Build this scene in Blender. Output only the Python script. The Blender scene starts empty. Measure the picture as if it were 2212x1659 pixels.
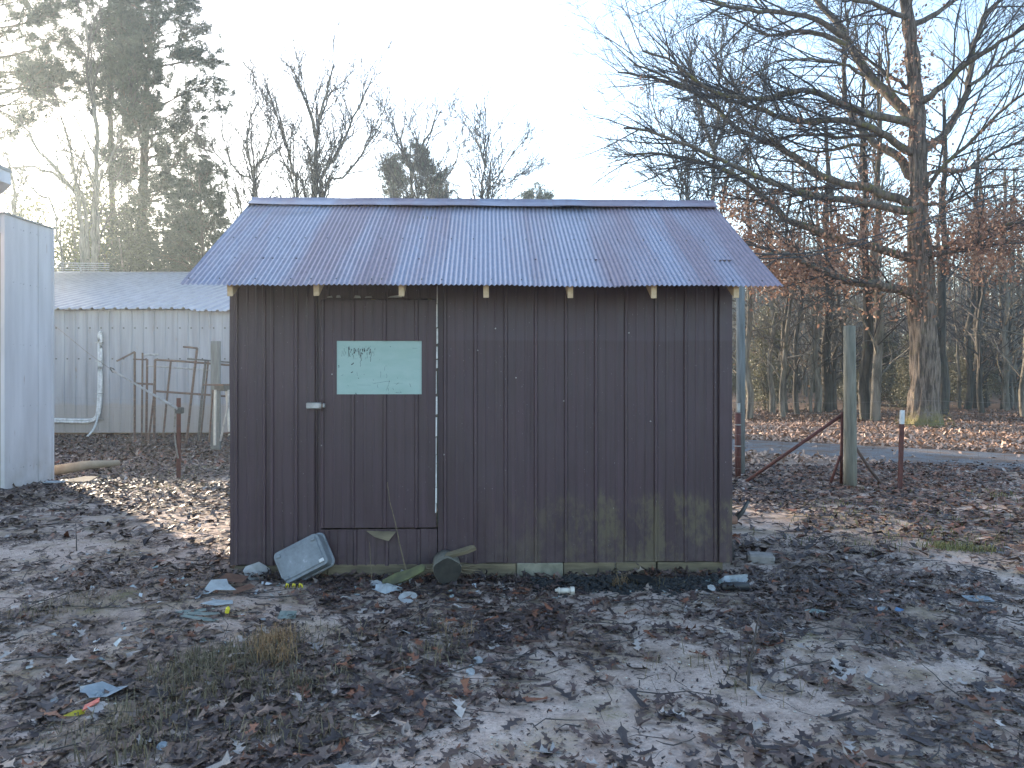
import bpy, bmesh, math, random
import numpy as np
from mathutils import Vector, Matrix, Quaternion

R = math.radians
rng = random.Random(7)
nr = np.random.default_rng(7)
scene = bpy.context.scene
C = scene.collection

# ------------------------------------------------------------------ camera, sky, sun, exposure
H = 1.42            # eye height
F = 1671.0          # focal length in units of 1/2212 of the picture width
cam_d = bpy.data.cameras.new('camera')
cam = bpy.data.objects.new('camera', cam_d)
C.objects.link(cam)
cam.location = (0, 0, H)
cam.rotation_euler = (R(90), 0, 0)
cam_d.sensor_width = 36
cam_d.lens = 36 * F / 2212
cam_d.shift_y = -13.5 / 2212
cam_d.clip_end = 1500
scene.camera = cam

SUN_AZ, SUN_EL = R(-41), R(15.5)
world = bpy.data.worlds.new('World')
scene.world = world
world.use_nodes = True
wn = world.node_tree
wn.nodes.clear()
wo = wn.nodes.new('ShaderNodeOutputWorld')
wb = wn.nodes.new('ShaderNodeBackground')
sky = wn.nodes.new('ShaderNodeTexSky')
sky.sky_type = 'NISHITA'
sky.sun_disc = False
sky.sun_elevation = SUN_EL
sky.sun_rotation = SUN_AZ
sky.air_density = 1.0
sky.dust_density = 1.0
sky.ozone_density = 1.4
wb.inputs['Strength'].default_value = 0.12
wn.links.new(sky.outputs[0], wb.inputs['Color'])
wn.links.new(wb.outputs[0], wo.inputs['Surface'])

sun_d = bpy.data.lights.new('sun', 'SUN')
sun_d.energy = 3.2
sun_d.angle = R(0.7)
sun_d.color = (1.0, 0.84, 0.64)
sun = bpy.data.objects.new('sun', sun_d)
C.objects.link(sun)
SV = Vector((math.sin(SUN_AZ) * math.cos(SUN_EL), math.cos(SUN_AZ) * math.cos(SUN_EL), math.sin(SUN_EL)))
sun.rotation_euler = SV.to_track_quat('Z', 'Y').to_euler()

scene.view_settings.view_transform = 'Standard'
scene.view_settings.look = 'None'
scene.view_settings.exposure = 2.38
scene.view_settings.gamma = 1
scene.view_settings.use_curve_mapping = False
scene.cycles.max_bounces = 6
scene.cycles.transparent_max_bounces = 4


def W(px, py, Y):
    """World point that stands at depth Y where the photo (2212 wide) shows px, py."""
    return Vector(((px - 1106) / F * Y, Y, H + (816 - py) / F * Y))


def G(px, py):
    """Ground point."""
    Y = H * F / (py - 816)
    return Vector(((px - 1106) / F * Y, Y, 0))


# ------------------------------------------------------------------ noise
def _hash(ix, iy, seed):
    n = np.sin(ix * 127.1 + iy * 311.7 + seed * 74.7) * 43758.5453
    return n - np.floor(n)


def vnoise(x, y, seed=0):
    x = np.asarray(x, float); y = np.asarray(y, float)
    ix, iy = np.floor(x), np.floor(y)
    fx, fy = x - ix, y - iy
    fx = fx * fx * (3 - 2 * fx); fy = fy * fy * (3 - 2 * fy)
    a = _hash(ix, iy, seed); b = _hash(ix + 1, iy, seed)
    c = _hash(ix, iy + 1, seed); d = _hash(ix + 1, iy + 1, seed)
    return (a + (b - a) * fx) * (1 - fy) + (c + (d - c) * fx) * fy


def fbm(x, y, seed=0, oct=4):
    s = 0; a = 0.5; t = 0
    for o in range(oct):
        s = s + a * vnoise(x * 2 ** o, y * 2 ** o, seed + o * 3); t += a; a *= 0.5
    return s / t


def height(x, y):
    x = np.asarray(x, float); y = np.asarray(y, float)
    near = np.clip((12 - y) / 6, 0, 1)
    h = (fbm(x * 0.9, y * 0.9, 5) - 0.5) * 0.06 * near + (fbm(x * 4, y * 4, 9, 3) - 0.5) * 0.022 * near
    h = h + (vnoise(x * 0.15, y * 0.15, 2) - 0.5) * 0.10 * np.clip((y - 6) / 8, 0, 1)
    # leaf bank at the right, debris mounded against the shed wall, forest floor beyond
    h = h + 0.16 * np.exp(-(((x - 5.6) / 1.0) ** 2 + ((y - 7.6) / 1.5) ** 2))
    h = h - 0.04 * np.exp(-(((x + 0.2) / 2.2) ** 4 + ((y - 5.6) / 0.30) ** 2))
    h = h + np.clip((y - 34) / 60, 0, 1.5) * 1.2
    return h


def hz(x, y):
    return float(height(np.array([x]), np.array([y]))[0])


# ------------------------------------------------------------------ materials
def lk(nt, a, b):
    nt.links.new(a, b)


def newmat(name):
    m = bpy.data.materials.new(name)
    m.use_nodes = True
    nt = m.node_tree
    b = nt.nodes['Principled BSDF']
    return m, nt, b


def coords(nt, scale=(1, 1, 1), kind='Object'):
    tc = nt.nodes.new('ShaderNodeTexCoord')
    mp = nt.nodes.new('ShaderNodeMapping')
    mp.inputs['Scale'].default_value = scale
    lk(nt, tc.outputs[kind], mp.inputs['Vector'])
    return mp.outputs[0]


def noise(nt, vec, scale, detail=4, rough=0.55):
    n = nt.nodes.new('ShaderNodeTexNoise')
    n.inputs['Scale'].default_value = scale
    n.inputs['Detail'].default_value = detail
    n.inputs['Roughness'].default_value = rough
    lk(nt, vec, n.inputs['Vector'])
    return n.outputs['Fac']


def ramp(nt, fac, stops):
    r = nt.nodes.new('ShaderNodeValToRGB')
    e = r.color_ramp.elements
    while len(e) < len(stops):
        e.new(0.5)
    for k, (p, c) in enumerate(stops):
        e[k].position = p
        e[k].color = (*c, 1) if len(c) == 3 else c
    lk(nt, fac, r.inputs['Fac'])
    return r.outputs['Color']


def mixc(nt, fac, a, b, mode='MIX'):
    m = nt.nodes.new('ShaderNodeMix')
    m.data_type = 'RGBA'
    m.blend_type = mode
    for sock, v in ((m.inputs[0], fac), (m.inputs[6], a), (m.inputs[7], b)):
        if isinstance(v, (int, float)):
            sock.default_value = v
        elif isinstance(v, tuple):
            sock.default_value = (*v, 1)
        else:
            lk(nt, v, sock)
    return m.outputs[2]


def maprange(nt, v, a, b, c=0.0, d=1.0):
    m = nt.nodes.new('ShaderNodeMapRange')
    m.inputs['From Min'].default_value = a
    m.inputs['From Max'].default_value = b
    m.inputs['To Min'].default_value = c
    m.inputs['To Max'].default_value = d
    lk(nt, v, m.inputs['Value'])
    return m.outputs[0]


def mathn(nt, op, a, b):
    m = nt.nodes.new('ShaderNodeMath')
    m.operation = op
    for s, v in ((m.inputs[0], a), (m.inputs[1], b)):
        if isinstance(v, (int, float)):
            s.default_value = v
        else:
            lk(nt, v, s)
    return m.outputs[0]


def bump(nt, b, h, strength=0.4, dist=0.01):
    n = nt.nodes.new('ShaderNodeBump')
    n.inputs['Strength'].default_value = strength
    n.inputs['Distance'].default_value = dist
    lk(nt, h, n.inputs['Height'])
    lk(nt, n.outputs[0], b.inputs['Normal'])


def pmat(name, c1, c2=None, scale=8, rough=0.7, metal=0.0, stretch=(1, 1, 1), bmp=0.25, bdist=0.004, spec=0.5):
    m, nt, b = newmat(name)
    c2 = c2 or tuple(x * 0.6 for x in c1)
    v = coords(nt, stretch)
    f = noise(nt, v, scale, 6, 0.6)
    lk(nt, ramp(nt, f, [(0.32, c2), (0.68, c1)]), b.inputs['Base Color'])
    b.inputs['Roughness'].default_value = rough
    b.inputs['Metallic'].default_value = metal
    b.inputs['Specular IOR Level'].default_value = spec
    if bmp:
        bump(nt, b, noise(nt, v, scale * 3, 4), bmp, bdist)
    return m


def attr_mat(name, rough=0.6, spec=0.3, trans=0.0, bscale=60, var=0.35):
    """Colour stored per leaf (its own pigment), broken up by noise."""
    m, nt, b = newmat(name)
    a = nt.nodes.new('ShaderNodeAttribute')
    a.attribute_name = 'Col'
    f = noise(nt, coords(nt), bscale, 3)
    c = mixc(nt, var, a.outputs['Color'], ramp(nt, f, [(0.3, (0.35, 0.33, 0.33)), (0.7, (1.25, 1.2, 1.15))]), 'MULTIPLY')
    lk(nt, c, b.inputs['Base Color'])
    b.inputs['Roughness'].default_value = rough
    b.inputs['Specular IOR Level'].default_value = spec
    if trans:
        tr = nt.nodes.new('ShaderNodeBsdfTranslucent')
        lk(nt, c, tr.inputs['Color'])
        mx = nt.nodes.new('ShaderNodeMixShader')
        mx.inputs[0].default_value = trans
        lk(nt, b.outputs[0], mx.inputs[1]); lk(nt, tr.outputs[0], mx.inputs[2])
        lk(nt, mx.outputs[0], nt.nodes['Material Output'].inputs['Surface'])
    return m


M = {}


def build_materials():
    # ground: pale sand, darker damp soil, grit, patches of moss
    m, nt, b = newmat('sandy_soil')
    v = coords(nt)
    big = noise(nt, v, 0.7, 5)
    mid = noise(nt, v, 5, 6, 0.65)
    fine = noise(nt, v, 60, 5, 0.7)
    sand = ramp(nt, mid, [(0.28, (0.18, 0.135, 0.115)), (0.43, (0.46, 0.355, 0.30)), (0.70, (0.62, 0.495, 0.425))])
    soil = ramp(nt, mid, [(0.3, (0.13, 0.09, 0.07)), (0.7, (0.40, 0.30, 0.235))])
    c = mixc(nt, maprange(nt, big, 0.50, 0.62), sand, soil)
    moss = mathn(nt, 'MULTIPLY', maprange(nt, noise(nt, v, 1.7, 5, 0.6), 0.60, 0.68), maprange(nt, fine, 0.42, 0.55))
    c = mixc(nt, mathn(nt, 'MULTIPLY', moss, 0.65), c, (0.10, 0.12, 0.035))
    vor = nt.nodes.new('ShaderNodeTexVoronoi')
    vor.inputs['Scale'].default_value = 75
    lk(nt, v, vor.inputs['Vector'])
    grit = maprange(nt, vor.outputs['Distance'], 0.20, 0.13)
    gcol = ramp(nt, noise(nt, v, 31, 1), [(0.40, (0.06, 0.05, 0.045)), (0.52, (0.22, 0.18, 0.15)), (0.66, (0.52, 0.48, 0.42))])
    c = mixc(nt, mathn(nt, 'MULTIPLY', grit, maprange(nt, noise(nt, v, 2.3, 2), 0.42, 0.55)), c, gcol)
    c = mixc(nt, 0.6, c, ramp(nt, fine, [(0.3, (0.40, 0.38, 0.37)), (0.7, (1.3, 1.28, 1.25))]), 'MULTIPLY')
    speck = maprange(nt, noise(nt, v, 120, 3, 0.6), 0.60, 0.66)
    c = mixc(nt, mathn(nt, 'MULTIPLY', speck, maprange(nt, noise(nt, v, 3.1, 3), 0.40, 0.55)), c, (0.045, 0.035, 0.03))
    yel = mathn(nt, 'MULTIPLY', maprange(nt, noise(nt, v, 2.6, 5, 0.65), 0.50, 0.62), maprange(nt, fine, 0.35, 0.6))
    c = mixc(nt, mathn(nt, 'MULTIPLY', yel, 0.5), c, (0.24, 0.185, 0.075))
    # beyond the yard the ground is brown leaf mould
    sx = nt.nodes.new('ShaderNodeSeparateXYZ')
    lk(nt, v, sx.inputs[0])
    mould = ramp(nt, noise(nt, v, 3.5, 8, 0.75), [(0.3, (0.06, 0.038, 0.025)), (0.55, (0.17, 0.10, 0.062)), (0.75, (0.30, 0.19, 0.12))])
    c = mixc(nt, maprange(nt, sx.outputs['Y'], 11, 15), c, mould)
    lk(nt, c, b.inputs['Base Color'])
    b.inputs['Roughness'].default_value = 0.95
    b.inputs['Specular IOR Level'].default_value = 0.2
    bump(nt, b, mathn(nt, 'ADD', mathn(nt, 'MULTIPLY', mid, 1.5), mathn(nt, 'MULTIPLY', fine, 0.5)), 0.7, 0.02)
    M['ground'] = m

    m, nt, b = newmat('gravel')
    v = coords(nt)
    f = noise(nt, v, 2.2, 6, 0.7)
    g = noise(nt, v, 40, 3)
    c = ramp(nt, g, [(0.3, (0.075, 0.073, 0.078)), (0.7, (0.20, 0.195, 0.20))])
    c = mixc(nt, maprange(nt, f, 0.46, 0.58), c, (0.13, 0.08, 0.055))
    lk(nt, c, b.inputs['Base Color'])
    b.inputs['Roughness'].default_value = 0.9
    bump(nt, b, g, 0.6, 0.02)
    M['gravel'] = m

    # brown painted siding, chalking in vertical streaks; greenish growth low on the long side
    m, nt, b = newmat('brown_siding')
    v = coords(nt)
    st = noise(nt, coords(nt, (14, 14, 0.6)), 2.0, 5)
    bl = noise(nt, v, 1.6, 4)
    c = ramp(nt, st, [(0.3, (0.038, 0.020, 0.027)), (0.7, (0.062, 0.035, 0.045))])
    c = mixc(nt, 0.5, c, ramp(nt, bl, [(0.3, (0.7, 0.7, 0.72)), (0.7, (1.25, 1.2, 1.2))]), 'MULTIPLY')
    fine_st = noise(nt, coords(nt, (45, 45, 0.5)), 2.0, 4)
    c = mixc(nt, 0.6, c, ramp(nt, fine_st, [(0.3, (0.72, 0.72, 0.72)), (0.62, (1.1, 1.1, 1.1)), (0.78, (1.75, 1.7, 1.75))]), 'MULTIPLY')
    sx = nt.nodes.new('ShaderNodeSeparateXYZ')
    lk(nt, v, sx.inputs[0])
    # slightly lighter, more purple tone above a level line, right of the door
    upper_band = mathn(nt, 'MULTIPLY', maprange(nt, mathn(nt, 'ADD', sx.outputs['Z'], mathn(nt, 'MULTIPLY', noise(nt, coords(nt, (3, 3, 1)), 1.5, 2), 0.03)), 1.70, 1.715), maprange(nt, sx.outputs['X'], 1.45, 1.7))
    c = mixc(nt, mathn(nt, 'MULTIPLY', upper_band, 0.35), c, (0.075, 0.055, 0.075))
    jag = mathn(nt, 'ADD', sx.outputs['Z'], mathn(nt, 'MULTIPLY', noise(nt, coords(nt, (9, 9, 0.7)), 2.2, 5, 0.75), -0.42))
    mask = mathn(nt, 'MULTIPLY', maprange(nt, jag, 0.36, 0.30), maprange(nt, sx.outputs['X'], 1.75, 2.7))
    mask = mathn(nt, 'MULTIPLY', mask, maprange(nt, noise(nt, coords(nt, (1, 1, 0.5)), 6, 6, 0.75), 0.46, 0.58))
    c = mixc(nt, mathn(nt, 'MULTIPLY', mask, 0.7), c, (0.115, 0.093, 0.052))
    scr = maprange(nt, noise(nt, coords(nt, (9, 9, 3)), 14, 2), 0.73, 0.76)
    c = mixc(nt, mathn(nt, 'MULTIPLY', scr, 0.7), c, (0.30, 0.28, 0.28))
    splash = mathn(nt, 'MULTIPLY', maprange(nt, sx.outputs['Z'], 0.35, 0.05), maprange(nt, noise(nt, v, 12, 5, 0.7), 0.4, 0.7))
    c = mixc(nt, mathn(nt, 'MULTIPLY', splash, 0.35), c, (0.15, 0.125, 0.11))
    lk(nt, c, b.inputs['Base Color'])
    lk(nt, maprange(nt, st, 0.3, 0.7, 0.42, 0.6), b.inputs['Roughness'])
    bump(nt, b, mathn(nt, 'ADD', noise(nt, coords(nt, (1.2, 1, 0.7)), 3, 4), mathn(nt, 'MULTIPLY', noise(nt, coords(nt, (30, 30, 3)), 2, 3), 0.06)), 0.35, 0.04)
    M['siding'] = m

    # galvanised corrugated roofing with per-sheet tone and rust bloom
    for key, rust in (('roof', 0.0), ('roof_rusty', 1.0)):
        m, nt, b = newmat('galvanised_' + key)
        v = coords(nt)
        oi = nt.nodes.new('ShaderNodeObjectInfo')
        pat = noise(nt, coords(nt, (1.0, 0.10, 0.10)), 3.0, 4)
        pat2 = noise(nt, v, 22, 4)
        zinc = ramp(nt, pat2, [(0.3, (0.23, 0.235, 0.29)), (0.7, (0.36, 0.365, 0.43))])
        rustc = ramp(nt, pat2, [(0.3, (0.16, 0.095, 0.115)), (0.7, (0.27, 0.185, 0.215))])
        fac = mathn(nt, 'ADD', pat, mathn(nt, 'MULTIPLY', mathn(nt, 'SUBTRACT', oi.outputs['Random'], 0.5), 0.14))
        lo, hi = (0.44, 0.64) if not rust else (0.28, 0.50)
        fac = maprange(nt, fac, lo, hi)
        c = mixc(nt, mathn(nt, 'MULTIPLY', fac, 0.72), zinc, rustc)
        stain = maprange(nt, noise(nt, coords(nt, (1.3, 0.25, 0.25)), 4, 4, 0.6), 0.62, 0.74)
        c = mixc(nt, mathn(nt, 'MULTIPLY', stain, 0.4), c, (0.12, 0.085, 0.075))
        lk(nt, c, b.inputs['Base Color'])
        lk(nt, maprange(nt, fac, 0, 1, 0.75, 0.3), b.inputs['Metallic'])
        lk(nt, maprange(nt, pat2, 0.3, 0.7, 0.36, 0.55), b.inputs['Roughness'])
        bump(nt, b, noise(nt, v, 9, 3), 0.12, 0.01)
        M[key] = m

    M['barn_roof'] = pmat('barn_roof_steel', (0.30, 0.33, 0.385), (0.20, 0.225, 0.27), 6, 0.33, 0.7, (1, 0.3, 0.3), 0.1)
    # old barn siding: dull steel, a lower band of dirt
    m, nt, b = newmat('barn_siding_steel')
    v = coords(nt)
    st = noise(nt, coords(nt, (3, 3, 0.25)), 1.6, 5)
    c = ramp(nt, st, [(0.3, (0.21, 0.215, 0.24)), (0.7, (0.345, 0.35, 0.385))])
    sx = nt.nodes.new('ShaderNodeSeparateXYZ')
    lk(nt, v, sx.inputs[0])
    low = maprange(nt, mathn(nt, 'ADD', sx.outputs['Z'], mathn(nt, 'MULTIPLY', noise(nt, v, 1.1, 3), 0.35)), 0.98, 0.90)
    c = mixc(nt, mathn(nt, 'MULTIPLY', low, 0.6), c, (0.30, 0.26, 0.23))
    rs = maprange(nt, noise(nt, coords(nt, (2, 2, 0.5)), 3.2, 6, 0.7), 0.60, 0.72)
    c = mixc(nt, mathn(nt, 'MULTIPLY', rs, 0.55), c, (0.24, 0.165, 0.12))
    lk(nt, c, b.inputs['Base Color'])
    b.inputs['Roughness'].default_value = 0.5
    b.inputs['Metallic'].default_value = 0.35
    M['barn_wall'] = m
    # white painted panel with a few rust runs
    m, nt, b = newmat('white_panel')
    v = coords(nt)
    f = noise(nt, coords(nt, (2, 2, 0.3)), 2.5, 5)
    c = ramp(nt, f, [(0.3, (0.50, 0.475, 0.485)), (0.7, (0.64, 0.61, 0.62))])
    run = maprange(nt, noise(nt, coords(nt, (4, 4, 0.5)), 4, 3), 0.70, 0.76)
    c = mixc(nt, mathn(nt, 'MULTIPLY', run, 0.7), c, (0.27, 0.13, 0.07))
    sx = nt.nodes.new('ShaderNodeSeparateXYZ')
    lk(nt, v, sx.inputs[0])
    dirt = mathn(nt, 'MULTIPLY', maprange(nt, sx.outputs['Z'], 0.7, 0.0), maprange(nt, noise(nt, v, 5, 6, 0.7), 0.35, 0.65))
    c = mixc(nt, mathn(nt, 'MULTIPLY', dirt, 0.45), c, (0.30, 0.25, 0.2))
    lk(nt, c, b.inputs['Base Color'])
    b.inputs['Roughness'].default_value = 0.45
    M['white_panel'] = m
    # mint board with runs of black paint
    m, nt, b = newmat('mint_board')
    v = coords(nt)
    c = ramp(nt, noise(nt, coords(nt, (1, 1, 2.5)), 5, 5), [(0.3, (0.27, 0.40, 0.36)), (0.7, (0.34, 0.46, 0.43))])
    sx = nt.nodes.new('ShaderNodeSeparateXYZ')
    lk(nt, v, sx.inputs[0])
    box = mathn(nt, 'MULTIPLY', mathn(nt, 'MULTIPLY', maprange(nt, sx.outputs['X'], 0.82, 0.85), maprange(nt, sx.outputs['X'], 1.05, 1.00)),
                mathn(nt, 'MULTIPLY', maprange(nt, sx.outputs['Z'], 1.55, 1.60), maprange(nt, sx.outputs['Z'], 1.655, 1.635)))
    drip = maprange(nt, noise(nt, coords(nt, (2.6, 1, 0.9)), 34, 2), 0.57, 0.60)
    fl = maprange(nt, noise(nt, coords(nt, (1, 1, 1)), 30, 2), 0.70, 0.72)
    c = mixc(nt, mathn(nt, 'MULTIPLY', box, drip), c, (0.015, 0.02, 0.025))
    c = mixc(nt, mathn(nt, 'MULTIPLY', fl, 0.8), c, (0.05, 0.08, 0.08))
    lk(nt, c, b.inputs['Base Color'])
    b.inputs['Roughness'].default_value = 0.6
    M['mint'] = m

    M['new_wood'] = pmat('new_lumber', (0.62, 0.47, 0.30), (0.48, 0.35, 0.21), 3, 0.7, 0, (14, 1, 14), 0.2)
    M['old_wood'] = pmat('weathered_wood', (0.21, 0.165, 0.10), (0.075, 0.06, 0.038), 4, 0.85, 0, (1, 8, 8), 0.5)
    M['post_wood'] = pmat('weathered_post', (0.235, 0.215, 0.17), (0.12, 0.115, 0.09), 5, 0.9, 0, (7, 7, 0.6), 0.6, 0.01)
    M['grey_wood'] = pmat('grey_pole_wood', (0.21, 0.215, 0.21), (0.10, 0.105, 0.10), 6, 0.9, 0, (7, 7, 0.4), 0.6, 0.01)
    M['concrete'] = pmat('old_concrete', (0.30, 0.275, 0.205), (0.15, 0.14, 0.10), 12, 0.95)
    M['rust'] = pmat('red_rust_paint', (0.135, 0.038, 0.028), (0.065, 0.022, 0.018), 18, 0.75, 0.1)
    M['rust_pipe'] = pmat('rusty_pipe', (0.17, 0.10, 0.075), (0.07, 0.05, 0.045), 16, 0.8, 0.2)
    M['dark_steel'] = pmat('dark_steel', (0.12, 0.115, 0.11), (0.06, 0.058, 0.058), 14, 0.6, 0.5)
    M['bare_steel'] = pmat('bare_steel', (0.45, 0.45, 0.45), (0.25, 0.24, 0.23), 14, 0.5, 0.6)
    M['white_plastic'] = pmat('white_plastic', (0.68, 0.68, 0.68), (0.42, 0.415, 0.41), 12, 0.5, 0, (1, 1, 1), 0.1)
    M['white_paint'] = pmat('peeling_white', (0.74, 0.72, 0.70), (0.45, 0.43, 0.42), 40, 0.7)
    M['paper'] = pmat('dirty_paper', (0.66, 0.70, 0.72), (0.42, 0.44, 0.45), 9, 0.85)
    M['pale_blue'] = pmat('pale_blue_sheet', (0.50, 0.56, 0.60), (0.34, 0.38, 0.42), 9, 0.6)
    M['mint_scrap'] = pmat('mint_scrap', (0.40, 0.46, 0.42), (0.24, 0.29, 0.265), 14, 0.7)
    M['blue_scrap'] = pmat('blue_scrap', (0.22, 0.38, 0.62), (0.16, 0.28, 0.46), 14, 0.5)
    M['terracotta'] = pmat('terracotta', (0.27, 0.145, 0.10), (0.17, 0.09, 0.065), 20, 0.9)
    M['cardboard'] = pmat('cardboard', (0.42, 0.32, 0.22), (0.30, 0.22, 0.15), 8, 0.9)
    M['yellow'] = pmat('yellow_plastic', (0.78, 0.66, 0.05), (0.62, 0.52, 0.04), 30, 0.5)
    M['red'] = pmat('red_print', (0.60, 0.15, 0.10), (0.5, 0.08, 0.05), 30, 0.5)
    M['green_board'] = pmat('mossy_board', (0.125, 0.13, 0.055), (0.055, 0.05, 0.035), 12, 0.95)
    M['black'] = pmat('black_plastic', (0.022, 0.022, 0.025), (0.012, 0.012, 0.013), 9, 0.5)
    M['char'] = pmat('charred_debris', (0.03, 0.032, 0.034), (0.008, 0.008, 0.009), 30, 0.9, 0, (1, 1, 1), 0.8, 0.01)
    M['pvc'] = pmat('beige_pvc', (0.58, 0.54, 0.47), (0.44, 0.40, 0.35), 16, 0.45)
    M['endgrain'] = pmat('dark_end_grain', (0.045, 0.04, 0.032), (0.016, 0.015, 0.013), 20, 0.95)
    M['stone'] = pmat('field_stone', (0.30, 0.27, 0.25), (0.18, 0.16, 0.15), 14, 0.95)
    M['cable'] = pmat('cable_rubber', (0.03, 0.03, 0.035), (0.02, 0.02, 0.022), 5, 0.6)
    M['wire'] = pmat('galvanised_wire', (0.32, 0.30, 0.28), (0.17, 0.14, 0.12), 20, 0.6, 0.5)
    M['shaded_tan_wall'] = pmat('shaded_tan_wall', (0.36, 0.34, 0.27), (0.28, 0.26, 0.20), 4, 0.8)  # beige puts the white building's shaded, flare-tinted front into its colour

    # clouded translucent storage tub
    m, nt, b = newmat('clouded_plastic')
    f = noise(nt, coords(nt), 9, 6, 0.7)
    c = ramp(nt, f, [(0.35, (0.12, 0.13, 0.145)), (0.62, (0.20, 0.215, 0.235)), (0.75, (0.42, 0.44, 0.47))])
    lk(nt, c, b.inputs['Base Color'])
    b.inputs['Roughness'].default_value = 0.35
    M['tub'] = m

    def bark(name, c1, c2, moss=0.0, sc=9.0, mosscol=(0.19, 0.185, 0.045), mossz=None, bd=0.03):
        m, nt, b = newmat(name)
        v = coords(nt)
        vs = coords(nt, (1, 1, 0.13))
        f = noise(nt, vs, sc, 6, 0.7)
        big = noise(nt, v, 1.3, 3)
        c = ramp(nt, f, [(0.40, c2), (0.60, c1)])
        c = mixc(nt, 0.5, c, ramp(nt, big, [(0.3, (0.7, 0.7, 0.7)), (0.7, (1.3, 1.27, 1.22))]), 'MULTIPLY')
        if moss:
            mk = maprange(nt, noise(nt, v, 3.4, 6, 0.75), 0.62 - moss * 0.2, 0.75 - moss * 0.2)
            if mossz:
                sx = nt.nodes.new('ShaderNodeSeparateXYZ')
                lk(nt, v, sx.inputs[0])
                base = maprange(nt, mathn(nt, 'ADD', sx.outputs['Z'], mathn(nt, 'MULTIPLY', noise(nt, v, 6, 4), -0.9)), mossz, mossz - 0.4)
                mk = mathn(nt, 'MAXIMUM', mathn(nt, 'MULTIPLY', mk, 0.35), base)
            c = mixc(nt, mathn(nt, 'MULTIPLY', mk, 0.85), c, mosscol)
        lk(nt, c, b.inputs['Base Color'])
        b.inputs['Roughness'].default_value = 0.95
        b.inputs['Specular IOR Level'].default_value = 0.2
        bump(nt, b, f, 0.8, bd)
        return m
    M['oak_bark'] = bark('oak_bark', (0.27, 0.215, 0.175), (0.07, 0.055, 0.046), 0.4, 15, (0.20, 0.175, 0.065), mossz=0.05, bd=0.06)
    M['limb_bark'] = bark('oak_limb_bark', (0.19, 0.155, 0.125), (0.07, 0.058, 0.05), 0.45, 12)
    M['twig'] = pmat('twig_bark', (0.075, 0.062, 0.058), (0.045, 0.038, 0.036), 2, 0.9, bmp=0)
    M['pine_bark'] = bark('pine_bark', (0.17, 0.125, 0.095), (0.06, 0.045, 0.036), 0, 8)
    M['grey_bark'] = bark('grey_bark', (0.25, 0.22, 0.18), (0.10, 0.088, 0.072), 0.25, 9, (0.15, 0.16, 0.075))
    M['dark_bark'] = bark('dark_bark', (0.12, 0.105, 0.088), (0.045, 0.04, 0.035), 0.3, 9, (0.06, 0.075, 0.04))
    M['leaf'] = attr_mat('dead_leaf', 0.55, 0.35)
    M['crown_leaf'] = attr_mat('hanging_dead_leaf', 0.6, 0.3, 0.35, 8)
    M['needle'] = attr_mat('pine_needle', 0.6, 0.3, 0.25, 3)
    M['evergreen'] = attr_mat('evergreen_leaf', 0.55, 0.35, 0.3, 4)
    M['grass'] = attr_mat('grass_blade', 0.7, 0.3, 0.25, 30)
    # single large leaves: pigment differs from leaf to leaf
    for key, a, b_ in (('leaf_dark', (0.036, 0.027, 0.028), (0.075, 0.056, 0.054)), ('leaf_brown', (0.085, 0.05, 0.036), (0.16, 0.085, 0.055)), ('leaf_pale', (0.22, 0.19, 0.175), (0.36, 0.325, 0.305))):
        m, nt, b = newmat(key)
        oi = nt.nodes.new('ShaderNodeObjectInfo')
        c = ramp(nt, oi.outputs['Random'], [(0.0, a), (1.0, b_)])
        c = mixc(nt, 0.5, c, ramp(nt, noise(nt, coords(nt), 40, 4), [(0.3, (0.45, 0.43, 0.42)), (0.7, (1.3, 1.25, 1.2))]), 'MULTIPLY')
        lk(nt, c, b.inputs['Base Color'])
        b.inputs['Roughness'].default_value = 0.5
        bump(nt, b, noise(nt, coords(nt), 55, 3), 0.4, 0.004)
        M[key] = m


build_materials()


# ------------------------------------------------------------------ object helpers
def link(name, me, mat=None, parent=None, **props):
    o = bpy.data.objects.new(name, me)
    C.objects.link(o)
    if mat is not None and me is not None:
        me.materials.append(mat)
    if parent is not None:
        o.parent = parent
    for k, v in props.items():
        o[k] = v
    return o


def thing(name, label, cat, loc=(0, 0, 0), rz=0.0, group=None):
    o = bpy.data.objects.new(name, None)
    o.empty_display_size = 0.2
    C.objects.link(o)
    o.location = loc
    o.rotation_euler = (0, 0, rz)
    o['label'] = label
    o['category'] = cat
    if group:
        o['group'] = group
    return o


def tag(o, label, cat, group=None):
    o['label'] = label
    o['category'] = cat
    if group:
        o['group'] = group
    return o


def copy_tree(o, parent=None):
    c = o.copy()
    C.objects.link(c)
    c.parent = parent
    for ch in list(o.children):
        copy_tree(ch, c)
    return c


def raw_mesh(name, verts, faces, cols=None, smooth=False):
    """faces: (n,3) or (n,4) int array."""
    verts = np.asarray(verts, np.float32)
    faces = np.asarray(faces, np.int32)
    me = bpy.data.meshes.new(name)
    k = faces.shape[1]
    me.vertices.add(len(verts))
    me.vertices.foreach_set('co', verts.ravel())
    me.loops.add(faces.size)
    me.loops.foreach_set('vertex_index', faces.ravel())
    me.polygons.add(len(faces))
    me.polygons.foreach_set('loop_start', np.arange(0, faces.size, k, dtype=np.int32))
    if smooth:
        me.polygons.foreach_set('use_smooth', np.ones(len(faces), bool))
    if cols is not None:
        a = me.attributes.new('Col', 'FLOAT_COLOR', 'POINT')
        cc = np.ones((len(verts), 4), np.float32)
        cc[:, :3] = cols
        a.data.foreach_set('color', cc.ravel())
    me.update(calc_edges=True)
    return me


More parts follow.
